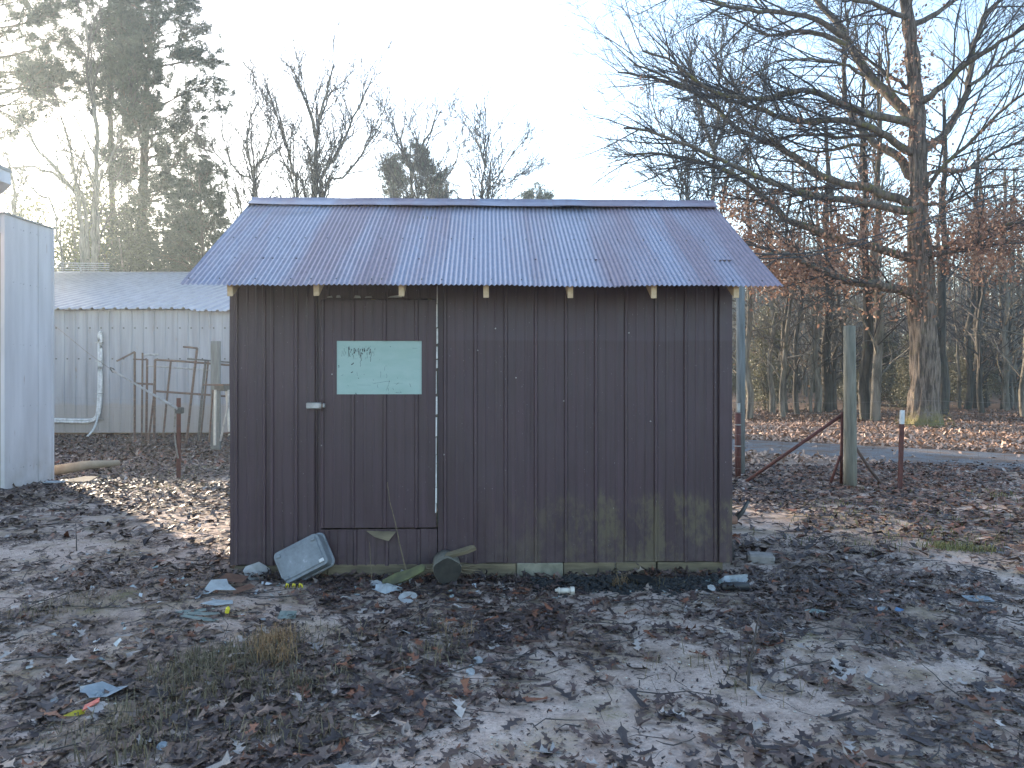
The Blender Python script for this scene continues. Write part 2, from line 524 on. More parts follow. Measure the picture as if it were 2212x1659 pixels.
class MB:
    """Collects boxes, prisms and tubes into one mesh."""

    def __init__(s):
        s.v = []; s.f = []

    def add(s, vs, fs, mtx=None):
        n = len(s.v)
        s.v += [tuple((mtx @ Vector(p)) if mtx else p) for p in vs]
        s.f += [tuple(i + n for i in f) for f in fs]
        return s

    def box(s, a, b, mtx=None):
        (x0, y0, z0), (x1, y1, z1) = a, b
        return s.add([(x0, y0, z0), (x1, y0, z0), (x1, y1, z0), (x0, y1, z0), (x0, y0, z1), (x1, y0, z1), (x1, y1, z1), (x0, y1, z1)],
                     [(0, 3, 2, 1), (4, 5, 6, 7), (0, 1, 5, 4), (1, 2, 6, 5), (2, 3, 7, 6), (3, 0, 4, 7)], mtx)

    def prism(s, outline, z0, z1, mtx=None):
        n = len(outline)
        vs = [(x, y, z0) for x, y in outline] + [(x, y, z1) for x, y in outline]
        fs = [tuple(reversed(range(n))), tuple(range(n, 2 * n))]
        fs += [(i, (i + 1) % n, n + (i + 1) % n, n + i) for i in range(n)]
        return s.add(vs, fs, mtx)

    def tube(s, pts, r, k=8, caps=True):
        pts = [Vector(p) for p in pts]
        rs = r if isinstance(r, (list, tuple)) else [r] * len(pts)
        rings = []
        base = len(s.v)
        ax = (pts[-1] - pts[0]).normalized()
        ref = Vector((0, 0, 1)) if abs(ax.z) < 0.8 else Vector((1, 0, 0))
        for i, p in enumerate(pts):
            t = (pts[min(i + 1, len(pts) - 1)] - pts[max(i - 1, 0)]).normalized()
            u = t.cross(ref).normalized(); w = t.cross(u)
            for j in range(k):
                a = 2 * math.pi * j / k
                s.v.append(tuple(p + (u * math.cos(a) + w * math.sin(a)) * rs[i]))
        for i in range(len(pts) - 1):
            for j in range(k):
                a = base + i * k + j; b = base + i * k + (j + 1) % k
                s.f.append((a, b, b + k, a + k))
        if caps:
            s.f.append(tuple(base + j for j in reversed(range(k))))
            e = base + (len(pts) - 1) * k
            s.f.append(tuple(e + j for j in range(k)))
        return s

    def mesh(s, name, smooth=False, bevel=0.0):
        me = bpy.data.meshes.new(name)
        me.from_pydata(s.v, [], s.f)
        bm = bmesh.new()
        bm.from_mesh(me)
        bmesh.ops.recalc_face_normals(bm, faces=bm.faces)
        if bevel:
            bmesh.ops.bevel(bm, geom=[e for e in bm.edges if e.calc_face_angle(0) > 0.5], offset=bevel, segments=1, affect='EDGES')
        bm.to_mesh(me)
        bm.free()
        if smooth:
            me.polygons.foreach_set('use_smooth', [True] * len(me.polygons))
        me.update()
        return me

    def build(s, name, mat, parent=None, smooth=False, bevel=0.0, **props):
        return link(name, s.mesh(name, smooth, bevel), mat, parent, **props)


def tubes_mesh(name, polys, k=4):
    """Many tapering tubes in one mesh, made with numpy. polys: list of (points (n,3), radii (n,))."""
    P = np.concatenate([p for p, _ in polys]).astype(float)
    Rr = np.concatenate([np.asarray(r, float) for _, r in polys])
    n = np.array([len(p) for p, _ in polys])
    off = np.concatenate([[0], np.cumsum(n)[:-1]])
    first = np.zeros(len(P), bool); first[off] = True
    last = np.zeros(len(P), bool); last[off + n - 1] = True
    nxt = np.where(last, np.arange(len(P)), np.arange(len(P)) + 1)
    prv = np.where(first, np.arange(len(P)), np.arange(len(P)) - 1)
    T = P[nxt] - P[prv]
    T /= np.maximum(np.linalg.norm(T, axis=1, keepdims=True), 1e-9)
    ends = P[off + n - 1] - P[off]
    ends /= np.maximum(np.linalg.norm(ends, axis=1, keepdims=True), 1e-9)
    ref = np.where(np.abs(ends[:, 2:3]) < 0.75, np.array([[0, 0, 1.0]]), np.array([[1.0, 0, 0]]))
    ref = np.repeat(ref, n, axis=0)
    U = np.cross(T, ref)
    U /= np.maximum(np.linalg.norm(U, axis=1, keepdims=True), 1e-6)
    V = np.cross(T, U)
    ang = np.arange(k) * 2 * np.pi / k
    ring = P[:, None, :] + Rr[:, None, None] * (np.cos(ang)[None, :, None] * U[:, None, :] + np.sin(ang)[None, :, None] * V[:, None, :])
    idx = np.nonzero(~last)[0]
    j = np.arange(k)
    a = idx[:, None] * k + j[None, :]
    b = idx[:, None] * k + (j[None, :] + 1) % k
    faces = np.stack([a, a + k, b + k, b], axis=-1).reshape(-1, 4)
    return raw_mesh(name, ring.reshape(-1, 3), faces, smooth=True)


def rand_unit(n):
    v = nr.normal(size=(n, 3))
    return v / np.linalg.norm(v, axis=1, keepdims=True)


def needles_mesh(name, centers, axes, per, length, width, col_a, col_b, spread=0.9):
    """Tufts of thin needles: one triangle each, fanned round an axis."""
    centers = np.asarray(centers); axes = np.asarray(axes)
    m = len(centers)
    d = np.repeat(axes, per, 0) + rand_unit(m * per) * spread
    d /= np.linalg.norm(d, axis=1, keepdims=True)
    p = np.repeat(centers, per, 0) + rand_unit(m * per) * length * 0.22
    L = length * nr.uniform(0.6, 1.15, (m * per, 1))
    s = np.cross(d, rand_unit(m * per))
    s /= np.maximum(np.linalg.norm(s, axis=1, keepdims=True), 1e-6)
    w = width * nr.uniform(0.6, 1.2, (m * per, 1))
    v = np.stack([p - s * w, p + s * w, p + d * L], 1).reshape(-1, 3)
    f = np.arange(m * per * 3).reshape(-1, 3)
    t = np.clip(np.repeat(nr.random((m, 1)), per, 0) * 0.7 + nr.random((m * per, 1)) * 0.3, 0, 1)
    c = np.array(col_a)[None] * (1 - t) + np.array(col_b)[None] * t
    return raw_mesh(name, v, f, np.repeat(c, 3, 0))


def leafquads_mesh(name, centers, size, col_a, col_b, aspect=0.55, flat=0.0, droop=0.0):
    """Small bent leaves, two triangles each."""
    centers = np.asarray(centers)
    m = len(centers)
    d = rand_unit(m)
    d[:, 2] = d[:, 2] * (1 - flat) - droop
    d /= np.linalg.norm(d, axis=1, keepdims=True)
    s = np.cross(d, rand_unit(m))
    s /= np.maximum(np.linalg.norm(s, axis=1, keepdims=True), 1e-6)
    nrm = np.cross(d, s)
    L = size * nr.uniform(0.6, 1.3, (m, 1))
    w = L * aspect * 0.5
    base = centers - d * L * 0.5
    tip = centers + d * L * 0.5 + nrm * L * 0.15
    v = np.stack([base, centers - s * w + nrm * L * nr.uniform(-0.2, 0.2, (m, 1)), tip, centers + s * w + nrm * L * nr.uniform(-0.2, 0.2, (m, 1))], 1).reshape(-1, 3)
    q = np.arange(m)[:, None] * 4
    f = np.concatenate([q + np.array([[0, 1, 2]]), q + np.array([[0, 2, 3]])])
    t = nr.random((m, 1))
    c = np.array(col_a)[None] * (1 - t) + np.array(col_b)[None] * t
    return raw_mesh(name, v, f, np.repeat(c, 4, 0))


# ------------------------------------------------------------------ ground and road
def ground_axis(lo, hi, d0, d1, step):
    a = list(np.arange(d0, d1 + 1e-6, step))
    s = step; x = a[0]
    left = []
    while x > lo:
        s *= 1.10; x -= s; left.append(x)
    s = step; x = a[-1]
    right = []
    while x < hi:
        s *= 1.10; x += s; right.append(x)
    return np.array(left[::-1] + a + right)


xs = ground_axis(-400, 400, -7.5, 9.0, 0.075)
ys = ground_axis(-120, 700, 1.0, 11.0, 0.075)
gx, gy = np.meshgrid(xs, ys)
gz = height(gx, gy)
nx, ny = len(xs), len(ys)
ii = (np.arange(ny - 1)[:, None] * nx + np.arange(nx - 1)[None, :]).ravel()
ground = link('ground', raw_mesh('ground', np.stack([gx.ravel(), gy.ravel(), gz.ravel()], 1), np.stack([ii, ii + 1, ii + nx + 1, ii + nx], 1), smooth=True), M['ground'], kind='structure')

road_c = [(3.0, 40.0), (2.2, 30.0), (2.3, 22.0), (3.3, 18.0), (4.9, 15.9), (6.9, 14.2), (8.8, 12.3), (11.5, 10.6), (16, 8.5), (30, 5), (60, -2)]


def resample(pts, step):
    pts = np.array(pts, float)
    # Catmull-Rom through the points
    out = []
    for i in range(len(pts) - 1):
        p0 = pts[max(i - 1, 0)]; p1 = pts[i]; p2 = pts[i + 1]; p3 = pts[min(i + 2, len(pts) - 1)]
        n = max(2, int(np.linalg.norm(p2 - p1) / step))
        for k in range(n):
            t = k / n
            out.append(0.5 * ((2 * p1) + (-p0 + p2) * t + (2 * p0 - 5 * p1 + 4 * p2 - p3) * t * t + (-p0 + 3 * p1 - 3 * p2 + p3) * t ** 3))
    out.append(pts[-1])
    return np.array(out)


rc = resample(road_c, 0.4)
tg = np.gradient(rc, axis=0)
tg /= np.linalg.norm(tg, axis=1, keepdims=True)
nm = np.stack([tg[:, 1], -tg[:, 0]], 1)
KR = 9
rv = []
for k in range(KR):
    u = (k / (KR - 1) - 0.5) * 2
    wob = 1 + (vnoise(np.arange(len(rc)) * 0.35, np.full(len(rc), u * 3 + 9), 4) - 0.5) * 0.3 * (abs(u) == 1)
    q = rc + nm * (u * 1.6) * wob[:, None]
    rv.append(np.stack([q[:, 0], q[:, 1], height(q[:, 0], q[:, 1]) + 0.03 * (1 - u * u) + (0.012 if abs(u) < 1 else -0.02)], 1))
rv = np.stack(rv, 1).reshape(-1, 3)
ii = (np.arange(len(rc) - 1)[:, None] * KR + np.arange(KR - 1)[None, :]).ravel()
road = link('gravel_road', raw_mesh('gravel_road', rv, np.stack([ii, ii + KR, ii + KR + 1, ii + 1], 1), smooth=True), M['gravel'], kind='structure')


# ------------------------------------------------------------------ the brown shed
SW, SD = 3.66, 2.38          # width along the front, depth
SROT = R(2.0)
SHED = thing('storage_shed', 'small brown metal-sided shed under a corrugated tin roof', 'shed', (-2.04, 5.60, 0), SROT)
ZB, ZT = 0.063, 2.29


def shed_pt(x, y, z):
    return Vector((-2.04 + x * math.cos(SROT) - y * math.sin(SROT), 5.6 + x * math.sin(SROT) + y * math.cos(SROT), z))


def rib_profile(x0, x1, ribs, minor=True, h=0.013):
    """(x, depth) points of ribbed sheet between x0 and x1; ribs at the given x."""
    pts = {round(x0, 5): 0.0, round(x1, 5): 0.0}

    def put(x, d):
        if x0 < x < x1:
            pts[round(x, 5)] = d
    for i, r in enumerate(ribs):
        put(r - 0.016, 0); put(r - 0.009, h); put(r + 0.009, h); put(r + 0.016, 0)
        if minor:
            for q in (0.36, 0.66):
                m = r + 0.2215 * q
                put(m - 0.010, 0); put(m - 0.004, 0.0035); put(m + 0.004, 0.0035); put(m + 0.010, 0)
    return sorted(pts.items())


def sheet_mesh(name, prof, z0, z1, hole=None, thick=0.004, wave=0.0, seed=0, zb_wob=0.0):
    """Extrude a profile upward; facing -y. hole = (x0, x1, z0, z1)."""
    if hole:
        xs_ = [p[0] for p in prof]; ds = [p[1] for p in prof]
        for hx in hole[:2]:
            prof = sorted(set(prof) | {(hx, float(np.interp(hx, xs_, ds)))})
    zs = [z0, z1]
    n = max(2, int((z1 - z0) / 0.25))
    zs = list(np.linspace(z0, z1, n + 1))
    if hole:
        zs = sorted(set([z for z in zs if not (abs(z - hole[2]) < 0.05 or abs(z - hole[3]) < 0.05)] + [hole[2], hole[3]]))
    vs = []; fs = []
    nc = len(prof)
    for zi, z in enumerate(zs):
        for x, d in prof:
            w = (float(vnoise(x * 3, z * 2, seed)) - 0.5) * wave
            zz = z
            if zi == 0 and zb_wob:
                zz += (float(vnoise(x * 9, 3.3, seed)) - 0.5) * zb_wob
            vs.append((x, -d - w, zz))
    for i in range(len(zs) - 1):
        zm = (zs[i] + zs[i + 1]) / 2
        for k in range(nc - 1):
            xm = (prof[k][0] + prof[k + 1][0]) / 2
            if hole and hole[0] < xm < hole[1] and hole[2] < zm < hole[3]:
                continue
            a = i * nc + k
            fs.append((a, a + 1, a + nc + 1, a + nc))
    me = bpy.data.meshes.new(name)
    me.from_pydata(vs, [], fs)
    bm = bmesh.new()
    bm.from_mesh(me)
    ret = bmesh.ops.solidify(bm, geom=list(bm.faces), thickness=thick)
    bmesh.ops.recalc_face_normals(bm, faces=bm.faces)
    bm.to_mesh(me); bm.free()
    me.update()
    return me


RP = 0.2215
ribs_r = [1.497 + 0.05 + (1027 - 960) * 0.00338 + RP * (k - 1) for k in range(12)]
DX0, DX1, DZ0, DZ1 = 0.640, 1.494, 0.330, 1.985


def siding(x0, x1, z0, z1, ribs, y=0.0, seed=0):
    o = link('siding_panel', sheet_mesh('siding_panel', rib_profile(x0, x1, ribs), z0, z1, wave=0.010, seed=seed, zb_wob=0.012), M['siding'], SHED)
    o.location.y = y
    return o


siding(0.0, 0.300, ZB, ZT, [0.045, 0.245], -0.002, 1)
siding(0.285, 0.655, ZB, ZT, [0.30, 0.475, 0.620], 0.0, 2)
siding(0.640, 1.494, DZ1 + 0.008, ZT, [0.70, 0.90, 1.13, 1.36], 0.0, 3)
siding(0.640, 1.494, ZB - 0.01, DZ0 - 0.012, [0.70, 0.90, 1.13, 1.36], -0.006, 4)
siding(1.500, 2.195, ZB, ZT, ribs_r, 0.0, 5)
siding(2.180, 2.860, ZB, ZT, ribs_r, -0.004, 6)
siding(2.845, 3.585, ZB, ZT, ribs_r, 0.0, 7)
trim = MB()
trim.prism([(3.57, -0.026), (3.665, -0.026), (3.665, 0.07), (3.655, 0.07), (3.655, -0.016), (3.57, -0.016)], ZB - 0.005, ZT)
trim.build('corner_trim', M['siding'], SHED, bevel=0.002)
# end and back walls
for k, (nm_, x, a) in enumerate((('left', 0.0, -90), ('right', SW, 90))):
    for j in range(3):
        x0, x1 = j * SD / 3, (j + 1) * SD / 3
        top = [0, 0]
        me = sheet_mesh('siding_panel', rib_profile(x0, x1, [x0 + 0.09 + RP * i for i in range(4)]), ZB, ZT, wave=0.01, seed=20 + j + k * 5)
        # raise the tops to the roof slope
        for v in me.vertices:
            if v.co.z > ZT - 0.01:
                yy = v.co.x if k == 1 else SD - v.co.x
                v.co.z += min(yy, SD - yy) * 0.565
        o = link('siding_panel', me, M['siding'], SHED)
        if k == 1:
            o.location = (SW, 0, 0); o.rotation_euler = (0, 0, R(90))
        else:
            o.location = (0, SD, 0); o.rotation_euler = (0, 0, R(-90))
for j in range(4):
    x0, x1 = j * SW / 4, (j + 1) * SW / 4
    o = link('siding_panel', sheet_mesh('siding_panel', rib_profile(x0, x1, [x0 + 0.1 + RP * i for i in range(4)]), ZB, ZT, wave=0.01, seed=40 + j), M['siding'], SHED)
    o.location = (SW, SD, 0); o.rotation_euler = (0, 0, R(180))

# door: ribbed skin with an opening for the mint board
HOLE = (0.768, 1.382, 1.300, 1.688)
door = link('door', sheet_mesh('door', rib_profile(DX0 + 0.004, DX1 - 0.004, [0.665, 0.885, 1.115, 1.345]), DZ0, DZ1, HOLE, wave=0.008, seed=11), M['siding'], SHED)
door.location.y = -0.012
mb = MB()
mb.box((HOLE[0] - 0.03, 0.004, HOLE[2] - 0.03), (HOLE[1] + 0.03, 0.016, HOLE[3] + 0.03))
wboard = mb.build('window_board', M['mint'], door, label='mint green board with black paint runs')
sv = []; sf = []


def stroke(pts, w):
    # pts read off an enlargement of the board; a thin ribbon of dried paint
    q = [((x_ - 420) / 955 * 0.614 + 0.768, 1.688 - (y_ - 610) / 600 * 0.388) for x_, y_ in pts]
    for k in range(len(q) - 1):
        (ax, az), (bx, bz) = q[k], q[k + 1]
        dx, dz = bx - ax, bz - az
        l_ = math.hypot(dx, dz) + 1e-9
        nx_, nz_ = -dz / l_ * w, dx / l_ * w
        i = len(sv)
        sv.extend([(ax - nx_, 0.0032, az - nz_), (ax + nx_, 0.0032, az + nz_), (bx + nx_ * 0.7, 0.0032, bz + nz_ * 0.7), (bx - nx_ * 0.7, 0.0032, bz - nz_ * 0.7)])
        sf.append((i, i + 1, i + 2, i + 3))


pr_ = random.Random(5)
for x0_, y0_, y1_, w_ in ((560, 690, 715, .002), (578, 700, 745, .0025), (612, 690, 755, .004), (650, 700, 730, .002), (668, 690, 775, .003), (682, 700, 800, .003), (695, 740, 835, .0025), (705, 700, 730, .002), (732, 690, 740, .0022), (765, 690, 720, .002), (795, 700, 745, .004), (806, 730, 775, .0025), (800, 790, 845, .002), (848, 690, 712, .002), (685, 830, 900, .0015), (500, 690, 780, .0012), (480, 720, 790, .0012)):
    p_ = [(x0_ + pr_.uniform(-4, 4), y0_ + (y1_ - y0_) * t) for t in (0, .35, .7, 1)]
    stroke(p_, w_ * 0.8)
for p_, w_ in (([(583, 878), (600, 868), (608, 855)], .005), ([(580, 968), (602, 957)], .004), ([(830, 1088), (905, 1078), (960, 1068), (1015, 1062)], .0015), ([(1010, 1062), (1000, 1110), (985, 1140), (975, 1172)], .0016), ([(880, 1100), (876, 1120), (884, 1142)], .0015), ([(912, 955), (915, 990), (908, 1022)], .0015),
               ([(975, 980), (984, 1005), (976, 1030)], .0015), ([(1085, 1102), (1118, 1080)], .002), ([(960, 900), (955, 945)], .0015), ([(1240, 1090), (1252, 1130)], .0022), ([(995, 1140), (1000, 1175)], .002), ([(1048, 1140), (1058, 1160)], .002), ([(645, 960), (652, 1005)], .0014), ([(470, 1000), (495, 990)], .0014), ([(630, 1195), (640, 1212)], .004),
               ([(1080, 1190), (1130, 1195)], .002), ([(540, 1110), (556, 1120)], .0016), ([(720, 985), (735, 990)], .0015), ([(830, 1040), (832, 1060)], .0013), ([(650, 1105), (800, 1108)], .0008), ([(1060, 1088), (1160, 1086)], .0008), ([(1270, 690), (1330, 695)], .0012)):
    stroke(p_, w_ * (0.55 if w_ < 0.003 else 0.8))
link('paint_runs', raw_mesh('paint_runs', sv, sf), M['black'], wboard, kind='stuff')
mb = MB()
for (a, b_, c_, d_) in ((DX0, DX1, DZ0 - 0.004, DZ0 + 0.05), (DX0, DX1, DZ1 - 0.06, DZ1), (DX0, DX0 + 0.05, DZ0 + 0.05, DZ1 - 0.06), (DX1 - 0.05, DX1, DZ0 + 0.05, DZ1 - 0.06)):
    mb.box((a, 0.018, c_), (b_, 0.05, d_))
mb.build('door_frame', M['old_wood'], door)
# broken white strip down the hinge edge of the door
mb = MB()
z = 0.44
rr = random.Random(3)
while z < 1.96:
    L = rr.uniform(0.03, 0.17)
    w = rr.uniform(0.005, 0.012)
    x = 1.492 + rr.uniform(-0.002, 0.002) - (1.96 - z) * 0.006
    mb.add([(x, -0.036, z), (x + w, -0.036, z + 0.004), (x + w * rr.uniform(0.6, 1), -0.036, z + L), (x + 0.001, -0.036, z + L - 0.006),
            (x, -0.02, z), (x + w, -0.02, z + 0.004), (x + w, -0.02, z + L), (x, -0.02, z + L)],
           [(0, 1, 2, 3), (7, 6, 5, 4), (0, 4, 5, 1), (1, 5, 6, 2), (2, 6, 7, 3), (3, 7, 4, 0)])
    z += L + rr.choice([0.003, 0.003, 0.008, 0.02])
mb.build('edge_strip', M['white_paint'], door, label='cracked white strip along the door edge')
mb = MB()
mb.box((1.500, -0.021, 0.36), (1.5065, -0.0165, 1.98))
mb.build('gap_shade_strip', M['black'], door)  # black strip standing in for the shade inside the gap
# torn edge of the flashing over the door
x = 0.70
while x < 1.22:
    L = rr.uniform(0.03, 0.11)
    z = 2.0 + rr.uniform(-0.002, 0.004)
    if rr.random() < 0.75:
        mb = MB().add([(x, -0.036, z), (x + L, -0.032, z + rr.uniform(-.003, .004)), (x + L * 0.9, -0.03, z + rr.uniform(0.008, 0.022)), (x + L * 0.15, -0.03, z + rr.uniform(0.006, 0.02)), (x, -0.018, z), (x + L, -0.018, z)],
               [(0, 1, 2, 3), (0, 4, 5, 1), (4, 3, 2, 5)])
        mb.build('torn_flashing', M['bare_steel'], SHED)
    x += L + rr.uniform(0.0, 0.03)
# latch: hasp plate, keeper, turned-out end
mb = MB()
mb.box((0.555, -0.052, 1.196), (0.665, -0.030, 1.242))
latch = mb.build('latch', M['bare_steel'], SHED, bevel=0.006)
mb = MB()
mb.box((0.648, -0.062, 1.205), (0.690, -0.020, 1.235)); mb.build('latch_keeper', M['bare_steel'], latch, bevel=0.004)
mb = MB()
mb.tube([(0.672, -0.05, 1.26), (0.672, -0.062, 1.22), (0.672, -0.05, 1.18)], 0.006, 6); mb.build('latch_pin', M['rust_pipe'], latch, smooth=True)
# screw heads
mb = MB()
for x, z in [(0.735, 1.445), (1.79, 1.62), (1.92, 1.78), (2.07, 1.42), (3.06, 1.10), (2.9, 1.75), (1.545, 0.86), (0.66, 0.93), (2.42, 1.25)]:
    mb.tube([(x, -0.012, z), (x, -0.026, z)], 0.0055, 6)
mb.build('screw_heads', M['bare_steel'], SHED, kind='stuff')
# torn flap under the door
mb = MB()
mb.add([(0.98, -0.03, 0.312), (1.20, -0.034, 0.305), (1.15, -0.075, 0.245), (1.05, -0.06, 0.27)], [(0, 1, 2, 3), (3, 2, 1, 0)])
mb.build('torn_flap', M['old_wood'], SHED)

# sill boards and foundation under the siding
for x0, x1, z0, z1, y0, mt in ((0.03, 0.70, -0.06, 0.055, 0.0, 'old_wood'), (0.705, 1.50, -0.06, 0.062, -0.012, 'old_wood'), (1.505, 2.07, -0.05, 0.058, -0.006, 'old_wood'), (2.42, 2.80, -0.06, 0.060, -0.004, 'old_wood'), (2.806, 3.10, -0.06, 0.062, -0.014, 'old_wood'), (3.115, 3.60, -0.06, 0.058, -0.008, 'old_wood')):
    MB().box((x0, y0, z0), (x1, y0 + 0.05, z1)).build('sill_board', M[mt], SHED, bevel=0.004)
MB().box((2.075, -0.016, -0.1), (2.415, 0.12, 0.061)).build('foundation_block', M['concrete'], SHED, bevel=0.006)
MB().box((0.06, 0.05, -0.1), (SW - 0.06, SD - 0.05, 0.05)).build('floor_slab', M['concrete'], SHED)

# rafters with new-wood tails
slope = math.atan2(0.93, 1.64)
EX0, EX1 = -0.185, SW + 0.225
EY, EZ = -0.45, 2.035            # underside line of the roofing at the eave
RZ = EZ + 1.64 * math.tan(slope)
for i in range(7):
    x = 0.12 + 0.577 * i
    for side in (0, 1):
        y0 = EY + 0.06 + rng.uniform(0, 0.03)
        zt = lambda y: EZ + (y - EY) * math.tan(slope) - 0.010
        d = 0.089 / math.cos(slope)
        ym = SD / 2
        yo = [y0, ym, ym, y0 + 0.006]
        zo = [zt(y0), zt(ym), zt(ym) - d, zt(y0) - d * 0.92]
        vs = [(x - 0.019, yy, zz) for yy, zz in zip(yo, zo)] + [(x + 0.019, yy, zz) for yy, zz in zip(yo, zo)]
        b_ = MB().add(vs, [(0, 1, 2, 3), (7, 6, 5, 4), (0, 4, 5, 1), (1, 5, 6, 2), (2, 6, 7, 3), (3, 7, 4, 0)])
        if side:
            b_.v = [(xx, SD - yy, zz) for xx, yy, zz in b_.v]
        b_.build('rafter', M['new_wood'], SHED, bevel=0.002)
# purlins the tin is nailed to
for k, yy in enumerate((-0.30, 0.25, 0.80)):
    zz = EZ + (yy - EY) * math.tan(slope)
    # thin boards just under the sheets
    for side in (0, 1):
        y2 = yy if not side else SD - yy - 0.08
        s2 = slope if not side else -slope
        mtx = Matrix.Translation((0, y2, zz - 0.004)) @ Matrix.Rotation(s2, 4, 'X') if not side else Matrix.Translation((0, y2 + 0.08, zz - 0.004)) @ Matrix.Rotation(-slope, 4, 'X') @ Matrix.Translation((0, -0.08, 0))
        MB().box((EX0 + 0.03, 0, -0.012), (EX1 - 0.03, 0.08, -0.001), mtx).build('purlin', M['old_wood'], SHED)

# corrugated sheets
CP, CA = 0.0340, 0.0052
NS = 7
SL = 1.64 / math.cos(slope) + 0.005


def roof_sheet(x0, x1, seed, lift):
    n = int(round((x1 - x0) / CP * 8))
    xs_ = np.linspace(x0, x1, n + 1)
    rows = np.linspace(0, SL, 7)
    rs = random.Random(seed)
    jag = rs.uniform(-0.008, 0.008); tilt = rs.uniform(-0.006, 0.006)
    vs = []
    for s in rows:
        for x in xs_:
            ss = s + (jag + tilt * (x - x0) / (x1 - x0) if s == 0 else 0)
            w = CA * math.cos(2 * math.pi * (x - EX0) / CP) + lift + (float(vnoise(x * 2.2, s * 1.3, 33)) - 0.5) * 0.012
            if s == 0:
                w += (float(vnoise(x * 7, 1.0, 3)) - 0.5) * 0.006
            y = EY + ss * math.cos(slope) - w * math.sin(slope)
            z = EZ + ss * math.sin(slope) + w * math.cos(slope)
            vs.append((x, y, z + 0.006))
    nc = n + 1
    fs = [(i * nc + k, i * nc + k + 1, (i + 1) * nc + k + 1, (i + 1) * nc + k) for i in range(len(rows) - 1) for k in range(n)]
    return raw_mesh('roof_sheet', vs, fs, smooth=True)


sw = (EX1 - EX0) / NS
for i in range(NS):
    x0 = EX0 + sw * i
    x1 = min(EX0 + sw * (i + 1) + CP, EX1)
    mt = M['roof_rusty'] if i in (6,) else M['roof']
    me = roof_sheet(x0, x1, i, 0.0022 * (i % 2))
    o = link('roof_sheet', me, mt, SHED)
    if i == 6:
        o['label'] = 'rust purple roof sheet at the end'
    o2 = o.copy(); C.objects.link(o2); o2.parent = SHED
    o2.location = (SW, SD, 0); o2.rotation_euler = (0, 0, R(180))
# patch at the upper left corner
me = None
pv = []
for s in np.linspace(SL - 0.36, SL - 0.05, 3):
    for x in np.linspace(EX0 - 0.004, EX0 + 0.62, 130):
        w = CA * math.cos(2 * math.pi * (x - EX0) / CP) + 0.0075
        ss = s + (0.02 if x > EX0 + 0.5 and s < SL - 0.3 else 0)
        pv.append((x, EY + ss * math.cos(slope) - w * math.sin(slope), EZ + ss * math.sin(slope) + w * math.cos(slope) + 0.006))
pf = [(i * 130 + k, i * 130 + k + 1, (i + 1) * 130 + k + 1, (i + 1) * 130 + k) for i in range(2) for k in range(129)]
link('roof_patch', raw_mesh('roof_patch', pv, pf, smooth=True), M['roof'], SHED)
# ridge cap in two lengths
for x0, x1, mt, lb, up in ((EX0 - 0.01, EX0 + 2.68, 'roof', None, 0.0), (EX0 + 2.62, EX1 + 0.006, 'roof_rusty', 'rusty brown length of ridge cap', 0.003)):
    prof = [(-0.155, -0.078), (-0.15, -0.082), (-0.02, -0.006), (0.0, 0.014), (0.02, -0.006), (0.15, -0.082), (0.155, -0.078)]
    n = 26
    vs = []
    for k in range(n + 1):
        x = x0 + (x1 - x0) * k / n
        for q, (yy, zz) in enumerate(prof):
            wv = (float(vnoise(x * 5, q * 1.7, 5)) - 0.5) * (0.012 if q in (0, 1, 5, 6) else 0.006)
            vs.append((x, SD / 2 + yy * 1.0, RZ + 0.026 + zz + wv + up))
    m_ = len(prof)
    fs = [(k * m_ + q, k * m_ + q + 1, (k + 1) * m_ + q + 1, (k + 1) * m_ + q) for k in range(n) for q in range(m_ - 1)]
    o = link('ridge_cap', raw_mesh('ridge_cap', vs, fs), M[mt], SHED)
    if lb:
        o['label'] = lb
# roofing nails
mb = MB()
for s, cnt in ((0.08, 22), (0.9, 22)):
    for k in range(cnt):
        x = EX0 + (k + rng.uniform(0.2, 0.8)) * (EX1 - EX0) / cnt
        x = EX0 + CP * round((x - EX0) / CP)
        y = EY + s * math.cos(slope); z = EZ + s * math.sin(slope) + 0.014
        mb.tube([(x, y, z), (x, y - 0.004, z + 0.006)], 0.0045, 6)
mb.build('roofing_nails', M['dark_steel'], SHED, kind='stuff')


